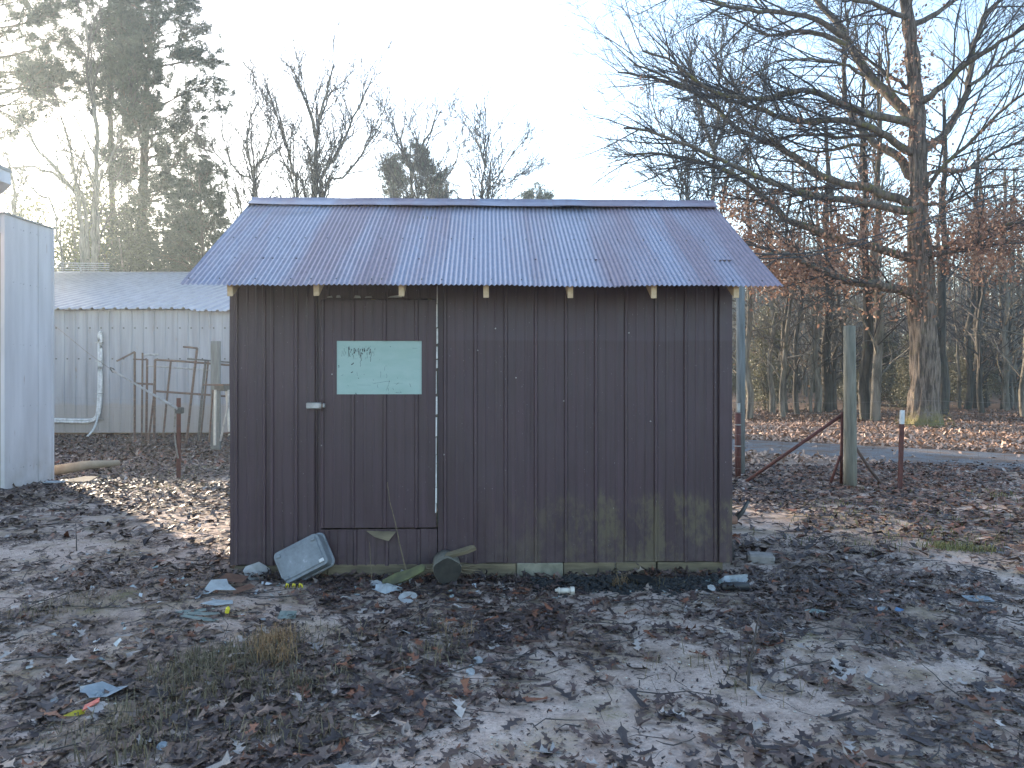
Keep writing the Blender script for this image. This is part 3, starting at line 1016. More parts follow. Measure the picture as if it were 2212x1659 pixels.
# ------------------------------------------------------------------ steel barn behind
BY, BX0, BX1, BE, BRUN, BPIT = 19.6, -24.0, -5.0, 3.13, 9.0, 0.232
BARN = thing('steel_barn', 'long grey metal barn with a low shiny ribbed roof', 'barn', (0, 0, 0))
RB = 0.285
k = 0
x = BX0
while x < BX1 - 0.05:
    x1 = min(x + RB * 3, BX1)
    ribs = [x + 0.10 + RB * i for i in range(3)]
    prof = {round(x, 4): 0.0, round(x1, 4): 0.0}
    for r in ribs:
        for dx, d in ((-0.035, 0), (-0.02, 0.022), (0.02, 0.022), (0.035, 0), (0.125, 0), (0.135, 0.005), (0.145, 0)):
            if x < r + dx < x1:
                prof[round(r + dx, 4)] = d
    me = sheet_mesh('wall_panel', sorted(prof.items()), 0.03, BE, wave=0.012, seed=60 + k, thick=0.004)
    o = link('wall_panel', me, M['barn_wall'], BARN)
    o.location.y = BY - 0.002 * (k % 2)
    # roof sheet above it
    rx0 = x; rx1 = x1
    prof = {round(rx0, 4): 0.0, round(rx1, 4): 0.0}
    for r in ribs:
        for dx, d in ((-0.05, 0), (-0.025, 0.045), (0.025, 0.045), (0.05, 0), (0.11, 0), (0.135, 0.02), (0.160, 0)):
            if rx0 < r + dx < rx1:
                prof[round(r + dx, 4)] = d
    pr = sorted(prof.items())
    vs = []
    rows = np.linspace(-0.25, BRUN, 7)
    for yy in rows:
        for px_, d in pr:
            vs.append((px_, BY + yy, BE + yy * BPIT + d + 0.06 + (float(vnoise(px_ * 0.7, yy * 0.6, 8)) - 0.5) * 0.03 - (0.05 if yy < 0 and -8.0 < px_ < -6.9 else 0)))
    nc = len(pr)
    fs = [(i * nc + q, i * nc + q + 1, (i + 1) * nc + q + 1, (i + 1) * nc + q) for i in range(len(rows) - 1) for q in range(nc - 1)]
    o = link('roof_panel', raw_mesh('roof_panel', vs, fs), M['barn_roof'], BARN)
    x = x1
    k += 1
RZB = BE + BRUN * BPIT
MB().add([(BX0, BY + BRUN, RZB + 0.05), (BX1, BY + BRUN, RZB + 0.05), (BX1, BY + 2 * BRUN, BE), (BX0, BY + 2 * BRUN, BE)], [(0, 1, 2, 3)]).build('rear_roof', M['barn_roof'], BARN)
MB().add([(BX1, BY, 0), (BX1, BY + 2 * BRUN, 0), (BX1, BY + 2 * BRUN, BE), (BX1, BY + BRUN, RZB), (BX1, BY, BE)], [(0, 1, 2, 3, 4)]).build('end_wall', M['barn_wall'], BARN)
MB().add([(BX0, BY + 2 * BRUN, 0), (BX1, BY + 2 * BRUN, 0), (BX1, BY + 2 * BRUN, BE), (BX0, BY + 2 * BRUN, BE)], [(0, 1, 2, 3)]).build('rear_wall', M['barn_wall'], BARN)
MB().prism([(BY + BRUN - 0.3, RZB - 0.015), (BY + BRUN, RZB + 0.12), (BY + BRUN + 0.3, RZB - 0.015), (BY + BRUN, RZB + 0.06)], BX0, BX1, Matrix(((0, 0, 1, 0), (1, 0, 0, 0), (0, 1, 0, 0), (0, 0, 0, 1)))).build('ridge_cap', M['barn_roof'], BARN)
mb = MB()
xx = BX0 + 0.2
while xx < BX1 - 0.1:
    for zz in (BE - 0.45, 1.9):
        mb.tube([(xx, BY, zz), (xx, BY - 0.02, zz)], 0.02, 6)
    xx += RB
mb.build('wall_screws', M['dark_steel'], BARN, kind='stuff')

# white conduit on the barn wall
cond = thing('white_conduit', 'white plastic pipe bent up the grey barn wall', 'pipe', W(112, 906, BY - 0.06))
o0 = cond.location.copy()


def rel(px, py, Y, o):
    return tuple(W(px, py, Y) - o)


YC = BY - 0.08
for k, dx in ((0, 0), (1, 5)):
    pts = [rel(60, 905 + dx, YC, o0), rel(130, 906 + dx, YC, o0), rel(190, 907 + dx, YC, o0), rel(204 + dx, 903, YC, o0), rel(210 + dx, 890, YC, o0), rel(213 + dx, 850, YC, o0), rel(214 + dx, 790, YC, o0), rel(213 + dx, 740, YC, o0), rel(214 + dx, 722, YC, o0), rel(218, 716, YC, o0)]
    pts = [tuple(p) for p in resample(pts, 0.15)]
    MB().tube(pts, 0.033, 8).build('pipe_run', M['white_plastic'], cond, smooth=True)
pts = [tuple(p) for p in resample([rel(211, 895, YC, o0), rel(209, 910, YC - 0.2, o0), rel(200, 930, YC - 0.6, o0), rel(187, 944, YC - 0.8, o0)], 0.1)]
MB().tube(pts, 0.022, 7).build('loose_end', M['white_plastic'], cond, smooth=True)
for z_ in (905, 850, 780, 740):
    p = Vector(rel(215, z_, YC, o0))
    MB().box((p.x - 0.09, p.y - 0.04, p.z - 0.012), (p.x + 0.07, p.y + 0.08, p.z + 0.012)).build('pipe_strap', M['bare_steel'], cond)

# aerial on the roof
ant_p = W(178, 612, 27.5)
ANT = thing('tv_antenna', 'old TV aerial with thin rods on the barn roof', 'antenna', ant_p)
for k, py in enumerate((568, 572.5, 577, 581.5, 586)):
    a = Vector(rel(120, py, 27.5 + 0.25 * k, ant_p)); b_ = Vector(rel(236, py + 1, 27.5 + 0.25 * k, ant_p))
    MB().tube([a, b_], 0.014, 6).build('rod', M['bare_steel'], ANT)
MB().tube([rel(165, 568, 27.5, ant_p), rel(178, 588, 28.6, ant_p)], 0.02, 6).build('boom', M['bare_steel'], ANT)
MB().tube([rel(174, 578, 28.1, ant_p), rel(174, 640, 28.1, ant_p)], 0.022, 6).build('mast', M['bare_steel'], ANT)


# ------------------------------------------------------------------ white building at the far left edge
XB = -6.41
WB = thing('white_building', 'flat-topped white metal building whose side wall faces the shed', 'building', (XB, 9.77, 0))
panels = [(0.0, 0.36), (0.36, 0.70), (0.70, 1.03)]
for k, (a, b_) in enumerate(panels):
    mb = MB()
    lean = -0.0
    mb.box((-0.05, a + 0.002, -0.12), (0.0 - 0.006 * (k % 2), b_ - 0.004, 3.49))
    for zq in (0.25, 1.05, 1.85, 2.65, 3.35):
        for yq in (a + 0.03, (a + b_) / 2, b_ - 0.03):
            mb.tube([(-0.004, yq, zq), (0.004, yq, zq)], 0.007, 6)
    mb.build('wall_panel', M['white_panel'], WB)
MB().box((-5.0, 0.02, -0.1), (-0.05, 0.10, 3.25)).build('front_wall', M['shaded_tan_wall'], WB)
MB().box((-5.0, 0.95, -0.1), (-0.05, 1.03, 3.45)).build('back_wall', M['white_panel'], WB)
MB().box((-5.0, -0.06, 3.26), (-0.052, 0.02, 3.49)).build('fascia', M['white_panel'], WB)
MB().box((-5.0, 0.02, 3.46), (-0.05, 1.0, 3.49)).build('roof_deck', M['bare_steel'], WB)
MB().box((-0.012, 1.0, -0.12), (0.012, 1.045, 3.50)).build('corner_trim', M['white_panel'], WB)
MB().box((-0.07, -0.03, 3.492), (0.02, 1.05, 3.512)).build('coping', M['bare_steel'], WB)
# canopy end further forward
CP_ = thing('entry_canopy', 'grey end of a boxed canopy standing high at the picture edge', 'canopy', (-5.58, 8.2, 0))
MB().prism([(0.0, 0.33), (0.02, 0.18), (-0.85, -0.55), (-3.2, -0.55), (-3.2, 0.45)], -0.05, 0.4, Matrix.Translation((0, 0, 3.38)) @ Matrix(((1, 0, 0, 0), (0, 0, 1, 0), (0, 1, 0, 0), (0, 0, 0, 1)))).build('canopy_end', M['white_panel'], CP_)
MB().box((-3.2, -0.06, 3.7), (0.01, 0.42, 3.74)).build('canopy_roof', M['bare_steel'], CP_)
MB().box((-3.0, 0.1, 0), (-2.9, 0.2, 3.0)).build('canopy_post', M['bare_steel'], CP_)


# ------------------------------------------------------------------ pipe racks by the barn
def pipe_thing(name, label, cat, bars, base, group=None, r=0.022, mat='rust_pipe'):
    """bars: list of (part, [points (px,py,Y)], radius, material)."""
    o = thing(name, label, cat, base, group=group)
    for part, pts, rad, mt in bars:
        MB().tube([W(*p) - Vector(base) for p in pts], rad or r, 7).build(part, M[mt or mat], o, smooth=False)
    return o


YA, YB_ = 17.2, 16.6
base = G(300, 952); base.y = YA; base.x = W(300, 952, YA).x
pipe_thing('pipe_rack', 'tall thin rusty pipe rack with offset arms near the white conduit', 'rack', [
    ('upright', [(291, 952, YA), (291, 760, YA)], 0.024, None),
    ('upright', [(306, 952, YA), (308, 762, YA)], 0.020, None),
    ('upright', [(316, 950, YA), (318, 776, YA)], 0.026, None),
    ('arm', [(252, 780, YA), (291, 760, YA)], 0.020, None),
    ('arm', [(288, 776, YA), (318, 777, YA)], 0.018, None),
    ('arm', [(308, 766, YA + .2), (342, 766, YA + .2)], 0.020, 'bare_steel'),
    ('crossbar', [(291, 828, YA), (330, 830, YA)], 0.024, None)], (base.x, YA, 0), 'scrap metal racks')
base2 = W(400, 950, YB_)
pipe_thing('pipe_rack', 'wide rusty pipe frame with slanted legs leaning at the barn wall', 'rack', [
    ('upright', [(333, 948, YB_), (335, 777, YB_)], 0.026, None),
    ('upright', [(320, 960, YB_), (332, 860, YB_), (335, 800, YB_)], 0.022, None),
    ('upright', [(352, 946, YB_), (369, 780, YB_)], 0.022, None),
    ('upright', [(403, 958, YB_), (412, 870, YB_), (426, 752, YB_)], 0.026, None),
    ('upright', [(428, 952, YB_), (436, 860, YB_), (444, 778, YB_)], 0.026, 'dark_steel'),
    ('upright', [(433, 952, YB_ + .1), (450, 778, YB_ + .1)], 0.020, None),
    ('crossbar', [(335, 777, YB_), (400, 781, YB_), (500, 789, YB_)], 0.024, None),
    ('crossbar', [(320, 790, YB_ + .1), (470, 801, YB_ + .1)], 0.018, 'bare_steel'),
    ('crossbar', [(335, 845, YB_), (420, 851, YB_), (490, 856, YB_)], 0.024, None),
    ('crossbar', [(405, 775, YB_ - .1), (500, 783, YB_ - .1)], 0.018, 'dark_steel'),
    ('arm', [(396, 749, YB_), (426, 752, YB_)], 0.022, None)], (base2.x, YB_, 0), 'scrap metal racks')
YS = 14.4
bs = W(470, 962, YS)
st = pipe_thing('metal_stand', 'small flat-topped metal stand with pale legs beside the shed corner', 'stand', [
    ('leg', [(464, 962, YS), (465, 842, YS)], 0.024, 'pvc'),
    ('leg', [(496, 940, YS + .3), (489, 842, YS + .3)], 0.024, 'pvc'),
    ('leg', [(452, 955, YS + .4), (460, 842, YS + .4)], 0.018, 'rust_pipe'),
    ('leg', [(476, 953, YS), (492, 880, YS), (494, 842, YS)], 0.020, 'bare_steel'),
    ('brace', [(478, 937, YS + .1), (500, 934, YS + .1)], 0.018, 'rust_pipe')], (bs.x, YS, 0))
p0 = W(440, 832, YS); p1 = W(505, 826, YS + 0.5)
MB().box((p0.x - bs.x, -0.05, p0.z - 0.01), (p1.x - bs.x, 0.55, p0.z + 0.02)).build('table_top', M['rust_pipe'], st)
MB().box((p0.x - bs.x + 0.2, 0.0, p0.z - 0.11), (p1.x - bs.x, 0.5, p0.z - 0.01)).build('apron', M['dark_steel'], st)
ps = G(467, 962)
mb = MB(); q0 = W(466, 958, 15.3); q1 = W(466, 737, 15.3)
mb.box((-0.09, -0.04, 0), (0.09, 0.04, q1.z))
o = mb.build('wooden_post', M['grey_wood'], None, bevel=0.008); o.location = (q0.x, 15.3, 0)
tag(o, 'square grey timber post rising behind the small metal stand', 'post')

# T-post with the spring gate rod
gp = G(388, 1030)
TP = thing('gate_post', 'rusty steel fence post holding a slanted gate rod', 'post', (gp.x, gp.y, 0))
mb = MB()
mb.box((-0.006, -0.03, -0.1), (0.006, 0.03, 1.13)); mb.box((-0.03, -0.036, -0.1), (0.03, -0.03, 1.13))
mb.build('post_shaft', M['rust'], TP)
tp_top = Vector((0, -0.05, (816 - 884) / F * gp.y + H))
MB().box((-0.05, -0.07, tp_top.z - 0.06), (0.06, 0.02, tp_top.z + 0.03)).build('clamp', M['dark_steel'], TP, bevel=0.01)
MB().tube([(-0.035, -0.06, tp_top.z), (-0.05, -0.06, tp_top.z - 0.3), (-0.03, -0.06, tp_top.z - 0.5), (0, -0.05, tp_top.z - 0.7)], 0.012, 6).build('wire_tail', M['wire'], TP)
GR = thing('gate_rod', 'straight grey spring rod slanting up from the rusty fence post', 'rod', (gp.x, gp.y, 0))
e0 = tp_top; e1 = W(238, 797, gp.y) - Vector((gp.x, gp.y, 0))
dv = (e1 - e0)
MB().tube([e0, e0 + dv * 0.12, e0 + dv * 0.45, e0 + dv * 0.86, e0 + dv * 0.95], [0.026, 0.022, 0.016, 0.013, 0.02], 8).build('rod_shaft', M['bare_steel'], GR, smooth=True)
MB().tube([e0 + dv * 0.93, e0 + dv * 0.95 + Vector((0, 0, 0.03)), e1 + Vector((0, 0, 0.02)), e1, e0 + dv * 0.96 - Vector((0, 0, 0.025)), e0 + dv * 0.92], 0.009, 6).build('hook', M['dark_steel'], GR)
e2 = W(120, 705, gp.y) - Vector((gp.x, gp.y, 0))
MB().tube([e1, e1 * 0.6 + e2 * 0.4 - Vector((0, 0, 0.02)), e2, e2 + (e2 - e1) * 0.8], 0.004, 5).build('rod_wire', M['wire'], GR)


# ------------------------------------------------------------------ wire fences (woven wire between posts)
def wire_fence(name, label, a, b, top, nh, step, parentless=True):
    a = Vector(a); b = Vector(b)
    f = thing(name, label, 'fence', (a.x, a.y, 0))
    L = (b - a).length
    d = (b - a) / L
    polys = []
    for i in range(nh):
        z = 0.05 + (top - 0.05) * i / (nh - 1)
        pts = [np.array([d.x * s, d.y * s, z - 0.02 * math.sin(s * 1.7) - 0.01 * math.sin(s * 4.1 + i)]) for s in np.arange(0, L + 0.01, 0.5)]
        polys.append((np.array(pts), np.full(len(pts), 0.0017)))
    for s in np.arange(0, L, step):
        pts = np.array([[d.x * s, d.y * s, 0.03], [d.x * s + 0.01, d.y * s, top / 2], [d.x * s, d.y * s, top]])
        polys.append((pts, np.full(3, 0.0013)))
    link('wire_mesh', tubes_mesh('wire_mesh', polys, 3), M['wire'], f, kind='stuff')
    return f


wire_fence('wire_fence', 'thin woven wire fence strung from the round wooden post', (2.75, 10.6, 0), (9.5, 9.2, 0), 1.10, 8, 0.15)
wire_fence('wire_fence', 'low woven wire fence in front of the metal barn', (-11.5, 15.4, 0), (-2.8, 15.0, 0), 1.0, 7, 0.15)

# right-hand posts
pw = G(1836, 1055)
mb = MB()
mb.tube([(0, 0, -0.2), (0.004, 0, 0.4), (0.0, 0, 1.2), (-0.006, 0, 2.07), (-0.006, 0, 2.085)], [0.082, 0.080, 0.076, 0.072, 0.066], 16)
o = mb.build('round_post', M['post_wood'], None, smooth=True); o.location = (pw.x, pw.y, 0)
tag(o, 'round weathered wooden post, tallest in the wire fence', 'post')


def t_post(px, py, top_py, label, white=True, lean=0.0):
    g = G(px, py)
    t = thing('fence_post', label, 'post', (g.x, g.y, 0), R(12), 'steel fence posts')
    zt = H + (816 - top_py) / F * g.y
    zw = zt - 0.17 if white else zt
    sh = Matrix.Shear('XY', 4, (lean, 0)) if lean else None
    MB().box((-0.005, -0.02, -0.1), (0.005, 0.025, zw), sh).box((-0.026, -0.026, -0.1), (0.026, -0.02, zw), sh).build('post_shaft', M['rust'], t)
    if white:
        MB().box((-0.005, -0.02, zw), (0.005, 0.025, zt), sh).box((-0.026, -0.026, zw), (0.026, -0.02, zt), sh).build('white_tip', M['white_plastic'], t)
    return t


t_post(1942, 1066, 886, 'thin red steel fence post with a white tip', True, 0.035)
# stout rust pipe beside the shed corner, with wire ties
g1 = G(1594, 1033)
RPp = thing('pipe_post', 'thick rust-red pipe post standing close to the shed corner', 'post', (g1.x, g1.y, 0))
MB().tube([(0, 0, -0.1), (0, 0, 0.93)], 0.043, 12).build('pipe_shaft', M['rust'], RPp, smooth=True)
for z_ in (0.45, 0.75):
    MB().tube([(0, 0, z_), (0, 0, z_ + 0.012)], 0.046, 12).build('wire_tie', M['bare_steel'], RPp)
MB().box((-0.02, -0.05, 0.93), (0.02, -0.04, 1.06)).build('tag_strip', M['bare_steel'], RPp)
# grey utility pole right behind it
yp = 11.4
xp = W(1599, 800, yp).x
mb = MB(); mb.tube([(0, 0, -0.2), (0.01, 0, 1.5), (0.0, 0, 3.4)], [0.066, 0.064, 0.058], 14)
o = mb.build('utility_pole', M['grey_wood'], None, smooth=True); o.location = (xp, yp, 0)
tag(o, 'grey wooden pole reaching past the shed eave, cables at its top', 'pole')
# rusty brace assembly round the wooden post
Yb = pw.y + 0.12
BR = thing('fence_brace', 'rusty pipe braces slanting to the round wooden post', 'brace', (pw.x, Yb, 0))


def b3(a): return W(*a) - Vector((pw.x, Yb, 0))


MB().tube([b3((1820, 896, Yb)), b3((1612, 1040, Yb + 0.3))], 0.022, 8).build('long_brace', M['rust'], BR, smooth=True)
MB().tube([b3((1819, 890, Yb)), b3((1817, 1045, Yb))], 0.020, 8).build('upright_pipe', M['rust'], BR, smooth=True)
MB().tube([b3((1815, 984, Yb)), b3((1790, 1056, Yb))], 0.018, 8).build('short_brace', M['rust'], BR, smooth=True)
MB().tube([b3((1849, 968, Yb)), b3((1880, 1015, Yb)), b3((1918, 1062, Yb))], 0.020, 8).build('short_brace', M['rust_pipe'], BR, smooth=True)


# overhead cables
def cable(label, pts, r):
    p = [Vector(q) for q in pts]
    rs = resample([tuple(q) for q in p], 0.6)
    o = link('overhead_cable', tubes_mesh('overhead_cable', [(rs, np.full(len(rs), r))], 6), M['cable'], None)
    return tag(o, label, 'cable', 'overhead cables')


cable('thin black cable crossing steeply in front of the oak', [W(2030, -110, 15.2), W(1931, 8, 14.6), W(1700, 232, 13.6), W(1481, 436, 12.6), W(1440, 470, 12.4)], 0.013)
cable('upper of two cables sagging to the grey pole', [W(2500, 290, 16.5), W(2212, 400, 15), W(1960, 488, 13.5), W(1735, 548, 12.2), Vector((xp, yp, 3.28))], 0.011)
cable('lower of two cables sagging to the grey pole', [W(2500, 310, 16.5), W(2212, 412, 15), W(1960, 500, 13.5), W(1735, 555, 12.2), Vector((xp, yp, 3.20))], 0.011)


# ------------------------------------------------------------------ trees
UP = np.array([0, 0, 1.0])


def perp(d):
    a = np.array([rng.gauss(0, 1) for _ in range(3)])
    a -= d * a.dot(d)
    return a / (np.linalg.norm(a) + 1e-9)


def branch(p, d, L, r, lvl, out, cfg):
    """Grow one branch and its children. cfg: list per level of (kids per metre, child length, spread, wander, lift)."""
    seg = cfg['seg'][lvl]
    n = max(2, int(L / seg))
    pts = [p.copy()]
    rad = [r]
    d = d.copy()
    wand = cfg['wander']; lift = cfg['lift'][lvl]
    for i in range(n):
        d = d + np.array([rng.gauss(0, wand) for _ in range(3)]) + UP * lift
        d /= np.linalg.norm(d)
        p = p + d * (L / n)
        pts.append(p); rad.append(r * (1 - 0.72 * (i + 1) / n))
    out[lvl].append((np.array(pts), np.maximum(np.array(rad), cfg['rmin'])))
    sprout(np.array(pts), rad, lvl, out, cfg)


def sprout(pts, rad, lvl, out, cfg, t0=None):
    if lvl + 1 >= cfg['levels']:
        return
    seglen = np.linalg.norm(np.diff(pts, axis=0), axis=1)
    L = seglen.sum()
    cum = np.concatenate([[0], np.cumsum(seglen)])
    n = int(L * cfg['kids'][lvl] + rng.random())
    t0 = cfg['t0'][lvl] if t0 is None else t0
    for k in range(n):
        t = t0 + (1 - t0) * (k + rng.random()) / max(n, 1)
        s = t * L
        i = min(int(np.searchsorted(cum, s, side='right')) - 1, len(pts) - 2)
        u = (s - cum[i]) / max(seglen[i], 1e-6)
        p = pts[i] * (1 - u) + pts[i + 1] * u
        d = (pts[i + 1] - pts[i]) / max(seglen[i], 1e-6)
        sp = cfg['spread'][lvl] * rng.uniform(0.6, 1.25)
        nd = d * math.cos(sp) + perp(d) * math.sin(sp)
        cl = cfg['len'][lvl + 1] * rng.uniform(0.5, 1.25) * (1 - 0.45 * t)
        r = min((rad[i] * (1 - u) + rad[i + 1] * u) * 0.6, cfg['r'][lvl + 1])
        branch(p, nd, cl, r, lvl + 1, out, cfg)


def trunk_mesh(name, pts, rad, sides=14, ridge=0.0, step=0.25, flare=None):
    """A tapering trunk with ridged bark relief in its geometry."""
    P = resample([tuple(p) for p in pts], step)
    tt = np.linspace(0, 1, len(P))
    src = np.linspace(0, 1, len(rad))
    # radii follow height along the source points
    cum = np.concatenate([[0], np.cumsum(np.linalg.norm(np.diff(np.array([tuple(p) for p in pts]), axis=0), axis=1))])
    cumP = np.concatenate([[0], np.cumsum(np.linalg.norm(np.diff(P, axis=0), axis=1))])
    rr_ = np.interp(cumP / cumP[-1], cum / cum[-1], rad)
    ang = np.arange(sides) * 2 * np.pi / sides
    vs = []
    for i, p in enumerate(P):
        z = cumP[i]
        cx = np.cos(ang); sy = np.sin(ang)
        nz = np.abs(vnoise(ang * sides / 6.283 * 0.48 + vnoise(ang * 3, np.full(sides, z * 1.1), 3) * 2.5, np.full(sides, z * 1.1), 7) - 0.5) * 2
        wrap = nz
        rad_i = rr_[i] * (1 + 0.05 * (vnoise(cx * 1.5 + 5, sy * 1.5 + z * 0.6, 2) - 0.5)) + ridge * (wrap - 0.5)
        if flare is not None and z < 1.2:
            rad_i = rad_i + flare * (1 - z / 1.2) ** 2.2 * (0.55 + 0.6 * np.maximum(0, np.sin(ang * 5 + 1)) )
        vs.append(np.stack([p[0] + cx * rad_i, p[1] + sy * rad_i, np.full(sides, p[2])], 1))
    V = np.concatenate(vs)
    n = len(P)
    ii = np.arange(n - 1)[:, None] * sides
    j = np.arange(sides)[None, :]
    a = (ii + j).ravel(); b = (ii + (j + 1) % sides).ravel()
    f = np.stack([a, b, b + sides, a + sides], 1)
    return raw_mesh(name, V, f, smooth=ridge == 0)


# ---- the big oak
OY = 22.8
og = Vector((W(1996, 922, OY).x, OY, hz(W(1996, 922, OY).x, OY)))
OAK = thing('oak_tree', 'big oak with bare spreading limbs and clinging brown leaves', 'tree', og)


def z3(zx, zy, Y):
    """Point read off the enlarged upper right part of the photo."""
    return np.array(W(1474.6 + zx / 3.0, zy / 3.0, Y) - og)


def oy(px, py, dy=0.0):
    return np.array(W(px, py, OY + dy) - og)


K = OY / F
tr = [(1996, 926, 44), (1996, 880, 37), (1997, 800, 35), (1992, 700, 34), (1989, 620, 33), (1987, 540, 29), (1984, 467, 27), (1985, 400, 24), (1983, 333, 21.5), (1981, 267, 19.5), (1979, 200, 18), (1971, 133, 17), (1965, 67, 16), (1957, 0, 15), (1950, -90, 12), (1946, -220, 9), (1952, -330, 5)]
link('trunk', trunk_mesh('trunk', [oy(a, b) for a, b, c in tr], [c * K * 0.80 for a, b, c in tr], 56, 0.10, 0.07, 0.14), M['oak_bark'], OAK)

limbs = [
    # (points in the enlarged view, start radius px, end radius px, depth change at the tip)
    ([(1500, 770), (1400, 680), (1300, 580), (1200, 480), (1130, 360), (1070, 260), (990, 130), (870, 0), (780, -120), (640, -330)], 15, 5, 3.0),
    ([(1060, 235), (970, 190), (870, 130), (720, 90), (560, 75), (380, 60), (220, 20), (60, -60), (-150, -120)], 8, 3, -1.0),
    ([(1060, 285), (960, 245), (860, 215), (760, 200), (680, 205), (600, 235), (520, 220), (440, 180), (330, 120), (180, 60)], 6.5, 2.5, 1.5),
    ([(1440, 790), (1300, 760), (1180, 730), (1050, 680), (930, 630), (820, 595), (720, 590), (620, 620), (500, 640), (360, 630), (200, 600), (60, 500), (-100, 380), (-260, 330)], 11, 3, -3.0),
    ([(1440, 970), (1370, 920), (1290, 860), (1180, 810), (1080, 785), (960, 780), (820, 790), (700, 780), (600, 750), (480, 700), (300, 650), (100, 600), (-150, 480), (-320, 420)], 10, 3, -2.0),
    ([(1300, 885), (1200, 870), (1050, 890), (900, 880), (760, 865), (640, 900), (520, 925), (380, 905)], 5, 2, 1.0),
    ([(1470, 1130), (1420, 1040), (1340, 980), (1250, 930), (1170, 850), (1090, 740), (1045, 600), (1050, 400), (1065, 230), (1070, 60)], 13, 2.5, 3.5),
    ([(1200, 935), (1100, 940), (980, 965), (880, 985), (780, 970), (690, 1000), (600, 1070)], 5, 2, 2.0),
    ([(1460, 1310), (1330, 1270), (1200, 1220), (1060, 1200), (950, 1160), (820, 1090), (720, 1010), (600, 940), (480, 890), (380, 850), (290, 780), (200, 690), (100, 620), (-80, 540), (-260, 490), (-420, 470)], 12, 3, 2.0),
    ([(1480, 1370), (1300, 1340), (1100, 1295), (900, 1275), (780, 1250), (660, 1210), (520, 1160), (380, 1100), (250, 1040), (100, 970), (-40, 920), (-220, 850), (-380, 830)], 11.5, 3, -3.0),
    ([(1480, 1670), (1350, 1640), (1200, 1590), (1050, 1560), (920, 1520), (800, 1470), (680, 1430), (610, 1370), (520, 1270), (380, 1160), (200, 1070), (0, 1030), (-200, 990), (-380, 1000)], 12, 3, -1.5),
    ([(1500, 1920), (1400, 1875), (1250, 1840), (1100, 1825), (980, 1785), (860, 1730), (745, 1680), (640, 1640), (520, 1650)], 15, 4, -3.5),
    ([(1570, 650), (1650, 590), (1740, 500), (1830, 420), (1940, 350), (2060, 270), (2212, 180), (2400, 60)], 10, 4, -2.0),
    ([(1855, 560), (1960, 490), (2060, 390), (2212, 250), (2350, 130)], 5, 2.5, 2.5),
    ([(1570, 960), (1680, 880), (1760, 780), (1830, 640), (1860, 480), (1880, 330), (1930, 180), (1970, 80), (2060, 0), (2160, -120)], 11, 5, 1.5),
    ([(1600, 1200), (1700, 1060), (1850, 940), (1980, 800), (2100, 680), (2240, 600), (2420, 560)], 6, 2.5, -3.0),
    ([(1620, 1110), (1830, 1100), (1980, 1010), (2100, 950), (2240, 890), (2420, 800)], 6, 2.5, 2.0),
    ([(1560, 130), (1650, 80), (1750, 10), (1830, -70), (1960, -200)], 8, 4, 1.0),
    ([(1380, 90), (1230, 20), (1120, -10), (950, -70), (800, -190)], 7, 3, -2.0),
    ([(1600, 1660), (1750, 1630), (1900, 1560), (2000, 1480), (2150, 1440), (2320, 1420)], 7, 3, -2.5),
    ([(1600, 1600), (1700, 1600), (1850, 1540), (1990, 1510), (2150, 1470), (2330, 1430)], 6, 2.5, 1.5),
    ([(1345, 575), (1335, 450), (1330, 330), (1310, 180), (1240, 150), (1060, 190)], 3.5, 2, -0.8),
    ([(1450, 560), (1360, 500), (1260, 430), (1190, 370), (1100, 290)], 6, 3, 1.0),
    ([(1570, 1330), (1720, 1310), (1900, 1220), (2050, 1190), (2250, 1130)], 5, 2, -1.5),
    ([(1180, 490), (1080, 430), (980, 400), (820, 385), (650, 390), (540, 430), (440, 520)], 4, 1.8, -2.5),
    ([(700, 1010), (640, 960), (560, 880), (470, 820), (400, 770), (330, 690)], 4, 2, -2.0),
]
ocfg = dict(levels=4, seg=[0.5, 0.42, 0.30, 0.22], kids=[2.5, 2.9, 3.4, 0], t0=[0.16, 0.15, 0.1, 0], spread=[0.62, 0.62, 0.6, 0], len=[0, 3.3, 1.5, 0.65], r=[1, 0.032, 0.016, 0.0105], rmin=0.0052, wander=0.075, lift=[0, 0.03, 0.03, 0.02])
tw = [[], [], [], []]
limb_pts = []
for pts, r0, r1, dd in limbs:
    ax_ = (np.interp(pts[0][1] / 3.0, [t_[1] for t_ in tr[::-1]], [t_[0] for t_ in tr[::-1]]) - 1474.6) * 3
    if abs(pts[0][0] - ax_) < 170:
        pts = [(ax_, pts[0][1] + 0.25 * abs(pts[0][0] - ax_) + 12)] + pts
    n = len(pts)
    P = np.array([z3(x, y, OY + dd * (k / (n - 1)) ** 1.2) for k, (x, y) in enumerate(pts)])
    P = resample(P, 0.28)
    P[1:-1] += nr.normal(0, 0.018, (len(P) - 2, 3))
    rad = np.linspace(r0 * K * 0.86, r1 * K * 0.66, len(P)) * nr.uniform(0.93, 1.07, len(P))
    link('limb', tubes_mesh('limb', [(P, rad)], 9), M['limb_bark'], OAK)
    limb_pts.append(P)
    sprout(P, list(rad), 0, tw, ocfg)
# upper crown beyond the frame's top, so that it ends naturally
for k in range(9):
    a = rng.uniform(0, 6.28)
    zz = rng.uniform(13.5, 17.0)
    p = np.array([-0.5 + 0.1 * rng.gauss(0, 1), 0, zz])
    branch(p, np.array([math.cos(a) * 0.8, math.sin(a) * 0.8, 0.6]), rng.uniform(2.5, 4.5), 0.08, 0, tw, dict(ocfg, seg=[0.5, 0.42, 0.3, 0.22], lift=[0.05, 0.03, 0.03, 0.02]))
for lv in tw[0]:
    link('limb', tubes_mesh('limb', [lv], 7), M['limb_bark'], OAK)
